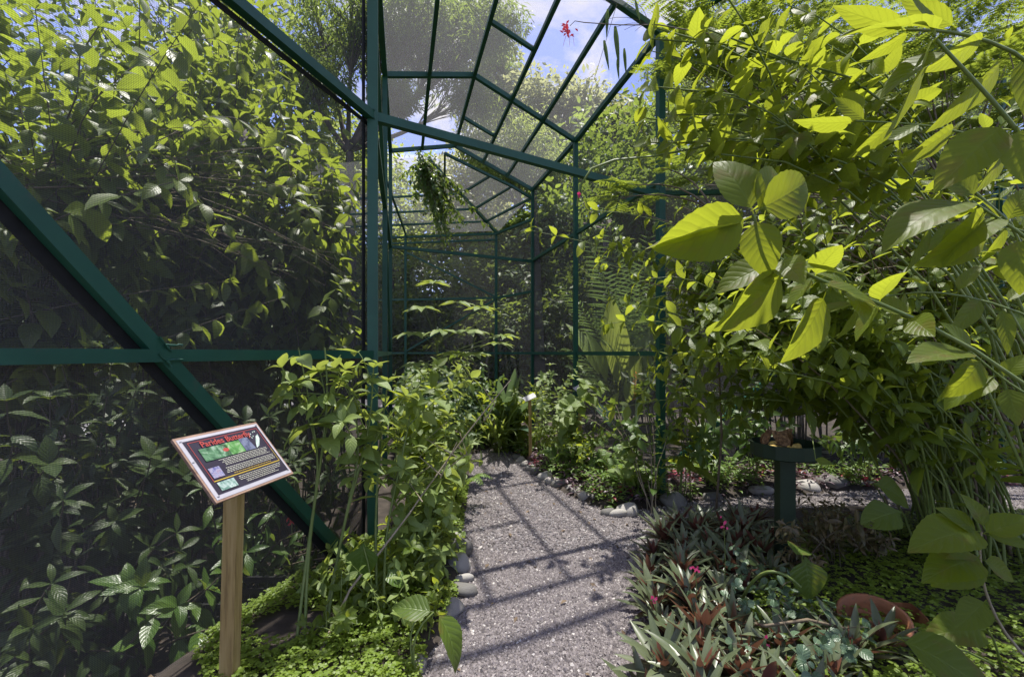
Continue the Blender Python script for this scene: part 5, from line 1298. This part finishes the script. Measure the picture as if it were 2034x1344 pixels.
# ------------------------------------------------------------------ big shrubs on the right
def gaps(p):
    """leave openings in the canopy where the sun reaches the near bed"""
    p = np.atleast_2d(p); h = p[:, 2] - .1; x = p[:, 0] - SUN.x / SUN.z * h; y = p[:, 1] - SUN.y / SUN.z * h
    r = np.random.default_rng(len(p)).random(len(p)) if len(p) > 3 else np.zeros(len(p))
    a = (x > .6) & (x < 1.75) & (y > 1.3) & (y < 2.75)
    b = (x >= 1.75) & (x < 3.4) & (y > 1.2) & (y < 2.6) & (np.sin(x * 6.1 + 1) + np.sin(y * 5.3 + x * 2) > -.95)
    return ~((a & (r < .85)) | (b & (r < .86)))
def within_gaps(p): return within(p) & gaps(p)
def tips_px(n, x0, x1, y0, y1, z0, z1):
    return [at(RNG.uniform(x0, x1), RNG.uniform(y0, y1), RNG.uniform(z0, z1)) for k in range(n)]
GR = 'leafy shrubs at the right of the path'
shrub('fountain_shrub', 'large fountain shrub with many stems rising at the right edge and arching left', 'shrub', G(3.25, 3.25),
      tips_px(28, 1370, 1640, 540, 800, 3.0, 3.5) + tips_px(36, 1560, 2060, 430, 800, 2.75, 3.6) + tips_px(6, 1320, 1420, 560, 680, 3.3, 3.7),
      (.11, .17), 'ovate', M_LIMESMALL, M_STEMG, .010, .11, .4, .28, 2, .3, 3, .3, GR, within, 4, .12, leafkeep=within_gaps)
shrub('fountain_shrub', 'upper shrub of lime leaves filling the space above the right rail', 'shrub', G(3.7, 2.9),
      tips_px(18, 1560, 2034, 330, 620, 2.8, 3.4) + tips_px(12, 1400, 1700, 400, 580, 3.0, 3.45), (.12, .2), 'ovate', M_LIME, M_STEMB, .013, .14, .45, .2, 2, .35, 2, .35, GR, within, 4, .12, leafkeep=within_gaps)
shrub('fountain_shrub', 'lower shrub with arching stems between the feeder and right edge', 'shrub', G(2.9, 2.55),
      tips_px(12, 1660, 2000, 700, 940, 2.4, 3.3), (.12, .2), 'lance', M_LIMESMALL, M_STEMG, .009, .13, .5, .2, 2, .35, 1, .25, GR, within, 4, .14, leafkeep=within_gaps)
shrub('fountain_shrub', 'sunlit shrub of small lime leaves arching over the feeder from the right', 'shrub', G(2.75, 2.8), tips_px(20, 1440, 2034, 440, 770, 2.35, 2.9) + tips_px(6, 1380, 1600, 560, 700, 2.6, 3.0),
      (.09, .15), 'ovate', M_LIMESMALL, M_STEMG, .008, .085, .45, .24, 2, .3, 2, .22, GR, within, 4, .1)
# bare canes of the fountain shrub
root = thing('cane_shrub', 'cluster of bare brown stems fanning up at the right edge', 'shrub', G(3.1, 3.0)); b = MB()
for k in range(11):
    s = np.array([3.1, 3.0, .05]) + RNG.normal(0, .13, 3) * [1, 1, 0]; e = at(RNG.uniform(1480, 2040), RNG.uniform(430, 760), RNG.uniform(2.4, 3.4)); c = mix(s, e, .4) + [0.1, 0, .35]
    b.tube(wob(bez(s, c, e, 10), .012), RNG.uniform(.008, .017), .003, 6)
part('stem', b, M_STEMB, root)
# feathery peacock-flower tree
TT = ltm('lance', .42, 2, 2, .1, .2, 0)
def bipinnate(pl_f, sb, p, d, L):
    d = nrm(d); end = p + d * L + [0, 0, -.12 * L]; pts = bez(p, (p + end) / 2 + [0, 0, .1 * L], end, 8); sb.tube(pts, .0022, .001, 4)
    q, t = along(pts, L / 8, .16); side0 = nrm(np.cross(t, [0, 0, 1.0]))
    for i in range(len(q)):
        for sg in (-1, 1):
            pd = nrm(side0[i] * sg + t[i] * .55 + [0, 0, -.1] + RNG.normal(0, .06, 3)); pl = L * .34 * math.sin(PI * (.25 + .6 * i / len(q)))
            s = np.linspace(.12, 1, 9); P = q[i] + pd * pl * s[:, None] + np.array([0, 0, -1]) * (s ** 2)[:, None] * pl * .12
            lat = nrm(np.cross(pd, [0, 0, 1.0])); 
            for sg2 in (-1, 1):
                pl_f.leaves(TT, P, np.tile(lat * sg2 + pd * .35, (9, 1)), np.array([0, 0, 1.0]) + RNG.normal(0, .15, (9, 3)), pl * .26 * np.sin(PI * (.2 + .65 * s)) + .004)
def feather(label, base, fork, zones, L=(.3, .42), r=.035):
    root = thing('peacock_flower_tree', label, 'tree', base, 'feathery leaved trees at the right'); fb, sb, tb = MB(), MB(), MB()
    base, fork = np.asarray(base, float), np.asarray(fork, float); tb.tube(wob(bez(base, (base + fork) / 2 + [.1, 0, 0], fork, 8), .02), r, r * .6, 7)
    for (n, *z) in zones:
        for tp in tips_px(n, *z):
            br = wob(bez(fork, (fork + tp) / 2 + [0, 0, .15], tp, 8), .015); ok = False
            for k in range(5):
                p = br[7 - (k % 4)]; a = RNG.random() * 6.28
                d_ = nrm(np.array([math.cos(a), math.sin(a), RNG.uniform(-.2, .45)]) + nrm(tp - fork) * .6); l_ = RNG.uniform(*L)
                if r > .02 and not gaps(np.stack([p, p + d_ * l_ * .4, p + d_ * l_ * .8])).all(): continue
                bipinnate(fb, sb, p, d_, l_); ok = True
            if ok: tb.tube(br, .010, .003, 5)
    tb2 = part('trunk', tb, M_STEMB, root); tag(part('leaf_stalks', sb, M_STEMG, root), kind='stuff'); part('foliage', fb, M_FEATH, root); return root
feather('feathery leaved tree hanging over the top right with fine leaflets', G(3.35, 3.75), at(1700, 420, 3.7), [(20, 1340, 1800, 10, 330, 3.75, 4.6), (7, 1380, 1900, -90, 40, 3.8, 4.6), (6, 1280, 1420, 10, 130, 3.6, 4.2), (9, 1430, 1800, 280, 420, 3.8, 4.5)], (.48, .66))
feather('feathery leaved tree behind the big lime leaves at right corner', G(4.2, 3.3), at(1900, 420, 3.4), [(24, 1700, 2090, -80, 380, 3.7, 4.7)], (.46, .64))
feather('small feathery leaved shoot in front of the beam end at the thick post', G(1.75, 3.9), at(1420, 420, 3.4), [(3, 1230, 1340, 340, 400, 3.4, 3.7)], (.26, .34), .01)
# flower branch with pods against the sky
root = thing('flowering_branch', 'thin branch with red flower and hanging green pods against the sky', 'branch', at(1420, 60, 2.0)); b = MB()
b.tube(np.array([at(1420, 70, 2.0), at(1310, 50, 2.0), at(1230, 50, 2.0), at(1160, 45, 2.0), at(1142, 42, 2.0), at(1132, 52, 2.0)]), .003, .0014, 5)
for (x, y) in ((1200, 40), (1222, 55), (1240, 60), (1255, 10), (1262, 62)): b.tube(bez(at(1290, 50, 2.0), at((1290 + x) / 2, y - 15, 2.0), at(x, y, 2.0), 5), .0014, .001, 4)
b.tube(bez(at(1225, 10, 2.0), at(1195, 110, 2.0), at(1155, 240, 2.0), 6), .0012, .0008, 4)
part('stem', b, M_STEMD, root)
b = MB(); podt = ltm('strap', .12, 8, 2, .12, .05, 0)
for x, y, x2, y2 in ((1207, 18, 1205, 75), (1200, 80, 1210, 140), (1222, 52, 1230, 135), (1240, 96, 1244, 150), (1262, 0, 1272, 45), (1226, 118, 1230, 160)):
    p, q = at(x, y, 2.0), at(x2, y2, 2.0); b.leaves(podt, [p], [q - p], [[.2, -1, 0]], np.linalg.norm(q - p)); b.leaves(podt, [p + [0, .004, 0]], [q - p], [[-.2, 1, 0]], np.linalg.norm(q - p))
part('pod', b, M_MID, root)
b = MB()
for k in range(26):
    a = RNG.random() * 6.28; p = at(1128 + RNG.normal(0, 5), 63 + RNG.normal(0, 6), 2.0 + RNG.normal(0, .01)); b.leaves(T['small'][1], [p], [[math.cos(a), -.3, math.sin(a)]], [[0, -1, .2]], .022)
for dx in (-6, 2, 8): b.tube([at(1130 + dx, 72, 2.0), at(1128 + dx * 1.6, 92, 2.0)], .0008, .0005, 4)
part('petals', b, M_SCAR, root)
# near shrub with large quilted leaves
NB = G(2.5, 1.15)
def sprig(pl, pts, leaves, r=.007, sc=.8):
    pts = np.array(pts, float); s = np.linspace(0, len(pts) - 1, 16); f = np.stack([np.interp(s, np.arange(len(pts)), pts[:, k]) for k in range(3)], -1)
    for _ in range(3): f[1:-1] = (f[:-2] + 2 * f[1:-1] + f[2:]) / 4
    pl.twig(f, r, r * .5)
    for (x0, y0, z0, x1, y1, z1, up) in leaves:
        p, q = at(x0, y0, z0), at(x1, y1, z1); pl.leaf(p, q - p, up, np.linalg.norm(q - p) * 1.06 * sc)
    return f
pl = Plant(NB)
B = at(2250, 900, 1.45)
f = sprig(pl, [NB, B, at(1900, 660, 1.4), at(1700, 585, 1.3), at(1560, 530, 1.25), at(1505, 480, 1.23), at(1497, 425, 1.22)],
      [(1497, 425, 1.22, 1440, 290, 1.22, (.1, -.95, -.3)), (1500, 420, 1.22, 1650, 345, 1.2, (-.2, -.9, -.3)), (1493, 430, 1.22, 1325, 500, 1.2, (.1, -.95, -.25)), (1502, 425, 1.22, 1560, 320, 1.26, (.0, -.95, -.35)),
       (1500, 430, 1.22, 1525, 550, 1.2, (-.5, -.85, -.2)), (1540, 535, 1.25, 1690, 520, 1.18, (-.1, -.35, .95)), (1560, 540, 1.25, 1455, 660, 1.2, (.5, -.85, -.15)), (1545, 520, 1.25, 1425, 560, 1.25, (.1, -.6, .7)),
       (1620, 560, 1.28, 1760, 590, 1.2, (.0, -.4, .9)), (1640, 580, 1.29, 1590, 720, 1.25, (.6, -.7, .3)), (1495, 440, 1.22, 1290, 480, 1.3, (0, -.3, .9))], .0075, 1.0)
pl.leafy(f[6:12], (.13, .17), .12, .1, 2, .3, 0)
sprig(pl, [NB, at(2200, 500, 1.2), at(2000, 230, 1.15), at(1860, 80, 1.15)],
      [(1880, 60, 1.15, 1640, 15, 1.15, (0, -.5, .9)), (1860, 80, 1.15, 1800, -40, 1.15, (.3, -.8, .4)), (2020, 250, 1.15, 2070, 400, 1.1, (-.5, -.8, .3)), (2000, 240, 1.15, 1830, 400, 1.2, (.3, -.5, .8)), (1890, 100, 1.15, 1710, 160, 1.2, (.2, -.6, .75))], .008)
sprig(pl, [NB, at(2200, 620, 1.3), at(2040, 470, 1.35), at(1930, 400, 1.4)],
      [(1930, 400, 1.4, 1720, 430, 1.35, (.1, -.4, .9)), (1940, 395, 1.4, 1860, 300, 1.4, (.3, -.9, -.3)), (1960, 420, 1.4, 1890, 560, 1.3, (.4, -.85, -.2)), (2000, 440, 1.35, 2060, 350, 1.3, (-.2, -.8, .5)), (1990, 430, 1.38, 1840, 490, 1.35, (.1, -.3, .95)), (2020, 470, 1.35, 2040, 600, 1.3, (-.5, -.8, .3))], .007)
sprig(pl, [NB, at(2120, 830, 1.5), at(2000, 760, 1.5), at(1930, 700, 1.5)],
      [(1930, 700, 1.5, 1790, 690, 1.45, (0, -.4, .9)), (1930, 700, 1.5, 1880, 620, 1.5, (.2, -.8, .5)), (1950, 710, 1.5, 1900, 810, 1.45, (.4, -.7, .5)), (1990, 750, 1.5, 2050, 690, 1.45, (-.2, -.6, .7)), (1980, 745, 1.5, 1850, 790, 1.5, (.2, -.4, .9)), (2000, 765, 1.5, 2030, 860, 1.45, (-.4, -.8, .4))], .006)
pl.done('large_leaved_shrub', 'near shrub with big lime green quilted leaves reaching in from the right edge', 'shrub', T['big'][:3], M_LIME, M_STEMG, GR)
pl = Plant(G(2.05, 1.45))
sprig(pl, [pl.base, at(2010, 1290, 1.62), at(1955, 1180, 1.6), at(1945, 1100, 1.58), at(1950, 1055, 1.57)],
      [(1950, 1055, 1.57, 1800, 1050, 1.5, (0, -.45, .9)), (1955, 1050, 1.57, 1930, 960, 1.6, (.1, -.9, .4)), (1950, 1060, 1.57, 2080, 1010, 1.5, (-.1, -.5, .85)), (1955, 1060, 1.57, 2080, 1090, 1.5, (-.1, -.4, .9)), (1948, 1110, 1.58, 1830, 1120, 1.5, (.1, -.4, .9)), (1948, 1100, 1.58, 1870, 1180, 1.5, (.4, -.6, .6)),
       (1950, 1110, 1.58, 2050, 1160, 1.55, (-.3, -.6, .7)), (1945, 1060, 1.57, 1860, 990, 1.6, (.2, -.7, .6)), (1960, 1190, 1.6, 1890, 1260, 1.55, (.3, -.5, .8))], .006)
pl.done('large_leaved_shrub', 'young plant with pale stem and a whorl of lime leaves at the lower right', 'shrub', T['big'][:3], M_LIME, M_TWIG, GR)
pl = Plant(G(2.7, 1.3))
sprig(pl, [pl.base, at(2300, 500, 1.4), at(2080, 120, 1.3), at(1900, 60, 1.2), at(1800, 60, 1.2)],
      [(1850, 70, 1.2, 1765, 320, 1.15, (.75, -.6, -.25)), (1960, 150, 1.2, 1835, 285, 1.2, (.5, -.8, -.3)), (1960, 70, 1.22, 1820, 160, 1.2, (.3, -.7, -.6)), (1990, 120, 1.25, 1900, 260, 1.2, (.5, -.8, -.3)), (1800, 60, 1.2, 1630, 10, 1.2, (0, -.5, -.85)), (1810, 62, 1.2, 1700, 140, 1.25, (.3, -.7, -.5)),
       (2030, 110, 1.3, 2060, 270, 1.25, (-.4, -.8, -.3)), (1900, 55, 1.2, 1760, -20, 1.25, (.1, -.5, -.85))], .007)
sprig(pl, [pl.base, at(2250, 640, 1.5), at(2060, 330, 1.5), at(1900, 250, 1.5), at(1700, 240, 1.55)],
      [(1900, 250, 1.5, 1780, 340, 1.45, (.3, -.7, -.5)), (1830, 245, 1.5, 1720, 300, 1.5, (.3, -.5, .8)), (1950, 270, 1.5, 1850, 330, 1.5, (.1, -.4, .9)), (1700, 240, 1.55, 1560, 260, 1.55, (0, -.4, -.9)), (1720, 240, 1.55, 1640, 180, 1.6, (.1, -.6, -.7)), (2000, 290, 1.5, 1940, 400, 1.45, (.5, -.8, -.1)), (1780, 240, 1.5, 1690, 330, 1.5, (.4, -.8, -.2)), (2030, 320, 1.5, 2070, 250, 1.5, (-.2, -.6, -.7))], .006)
sprig(pl, [pl.base, at(2260, 760, 1.7), at(2050, 620, 1.7), at(1850, 570, 1.7), at(1700, 600, 1.7)],
      [(1850, 570, 1.7, 1740, 530, 1.7, (.1, -.3, .95)), (1900, 580, 1.7, 1960, 500, 1.7, (0, -.4, .9)), (1700, 600, 1.7, 1580, 630, 1.7, (.1, -.4, .9)), (1950, 590, 1.7, 1880, 680, 1.65, (.3, -.6, .6)), (1800, 575, 1.7, 1770, 680, 1.65, (.6, -.7, .2)), (2000, 600, 1.7, 2060, 540, 1.7, (0, -.4, .9)), (1760, 580, 1.7, 1660, 540, 1.72, (.1, -.4, .9)), (1720, 595, 1.7, 1660, 690, 1.7, (.6, -.7, .3)), (1990, 610, 1.7, 2010, 720, 1.65, (-.3, -.8, .3))], .006)
sprig(pl, [pl.base, at(2300, 600, 1.9), at(2100, 480, 1.9), at(1950, 430, 1.9), at(1780, 460, 1.95)],
      [(1950, 430, 1.9, 1850, 390, 1.9, (.1, -.3, .95)), (1900, 440, 1.9, 1830, 510, 1.9, (.3, -.5, .8)), (1780, 460, 1.95, 1680, 480, 1.95, (.1, -.4, .9)), (2000, 445, 1.9, 1960, 540, 1.9, (.4, -.7, .4)), (1800, 455, 1.95, 1740, 390, 1.95, (.1, -.5, .8)), (2030, 455, 1.9, 2080, 400, 1.9, (0, -.4, .9)), (1850, 445, 1.9, 1800, 560, 1.9, (.5, -.7, .3)), (1990, 440, 1.9, 1930, 370, 1.9, (.2, -.6, .7))], .006)
pl.done('long_leaved_shrub', 'shrub with long narrow backlit leaves hanging in from the top right corner', 'shrub', T['long'], M_LIME, M_STEMG, GR)
# mid-distance leafy branch over the beam end, with a curved flower stalk
shrub('overhanging_shrub', 'leafy branch of lime ovate leaves hanging over the portal beam against the sky', 'shrub', G(2.9, 2.2), [at(*t) for t in ((1235, 175, 1.9), (1285, 120, 2.0), (1280, 270, 1.95), (1330, 190, 1.9), (1320, 330, 1.9), (1400, 120, 1.9), (1390, 250, 1.8), (1480, 330, 1.8), (1350, 80, 2.0), (1300, 230, 2.0))],
      (.12, .17), 'big', M_LIME, M_STEMG, .009, .09, .72, .3, 2, .3, 1, .12, GR, lambda p: within(p) & (np.atleast_2d(p)[:, 0] / np.atleast_2d(p)[:, 1] > .20), 4, .08)
b = MB(); p_ = [at(1560, 250, 1.9), at(1430, 285, 1.9), at(1300, 310, 1.9), at(1220, 318, 1.9), at(1175, 335, 1.9), at(1152, 370, 1.9), at(1146, 410, 1.9)]
b.tube(p_, np.array([.004, .004, .004, .0045, .005, .006, .004]), k=6); root = thing('flower_stalk', 'curved pale flower stalk hanging before the beam, a tiny pink bloom at its tip', 'flower', p_[0]); part('stalk', b, M_STEMG, root)
b = MB(); b.leaves(T['dot'][0], [at(1148, 388, 1.89)] * 5, RNG.normal(size=(5, 3)) + [.6, -.4, 0], [[0, -1, .3]] * 5, .016); part('petals', b, M_PINK, root)
# hanging vine on the far roof
tips = [at(*t) for t in ((860, 380, 7.6), (880, 440, 7.6), (900, 470, 7.8), (845, 350, 7.5), (830, 320, 7.4), (890, 400, 7.7), (870, 330, 7.6), (910, 430, 7.8), (850, 420, 7.6), (925, 410, 7.9), (815, 335, 7.4), (875, 470, 7.7))]
pl = Plant(at(838, 322, 7.55))
for t in tips:
    for _ in range(5):
        t2 = t + RNG.normal(0, .2, 3); f = wob(bez(pl.base, (pl.base + t2) / 2 + [0, 0, .02], t2, 7), .03); pl.twig(f, .006, .003); pl.leafy(f, (.09, .14), .075, .15, 2, .6, 3)
pl.twig(np.array([HA + [0, 0, .03], mix(HA, HB, .2) + [0, 0, .03], mix(HA, HB, .45) + [.02, 0, .02]]), .012, .006)
pl.done('hanging_vine', 'dark climbing vine hanging in a clump from the far room roof', 'vine', T['ovate'], M_MID, M_STEMD)
# white pole behind the feeder
b = MB(); g = GP(1797, 930); b.tube([g, g + [0, 0, .5], [g[0] - .02, g[1], 1.25]], .012, .012, 8); single('white_pole', b, M_TAG, 'thin white pole standing in the back bed right of the feeder', 'pole', g)
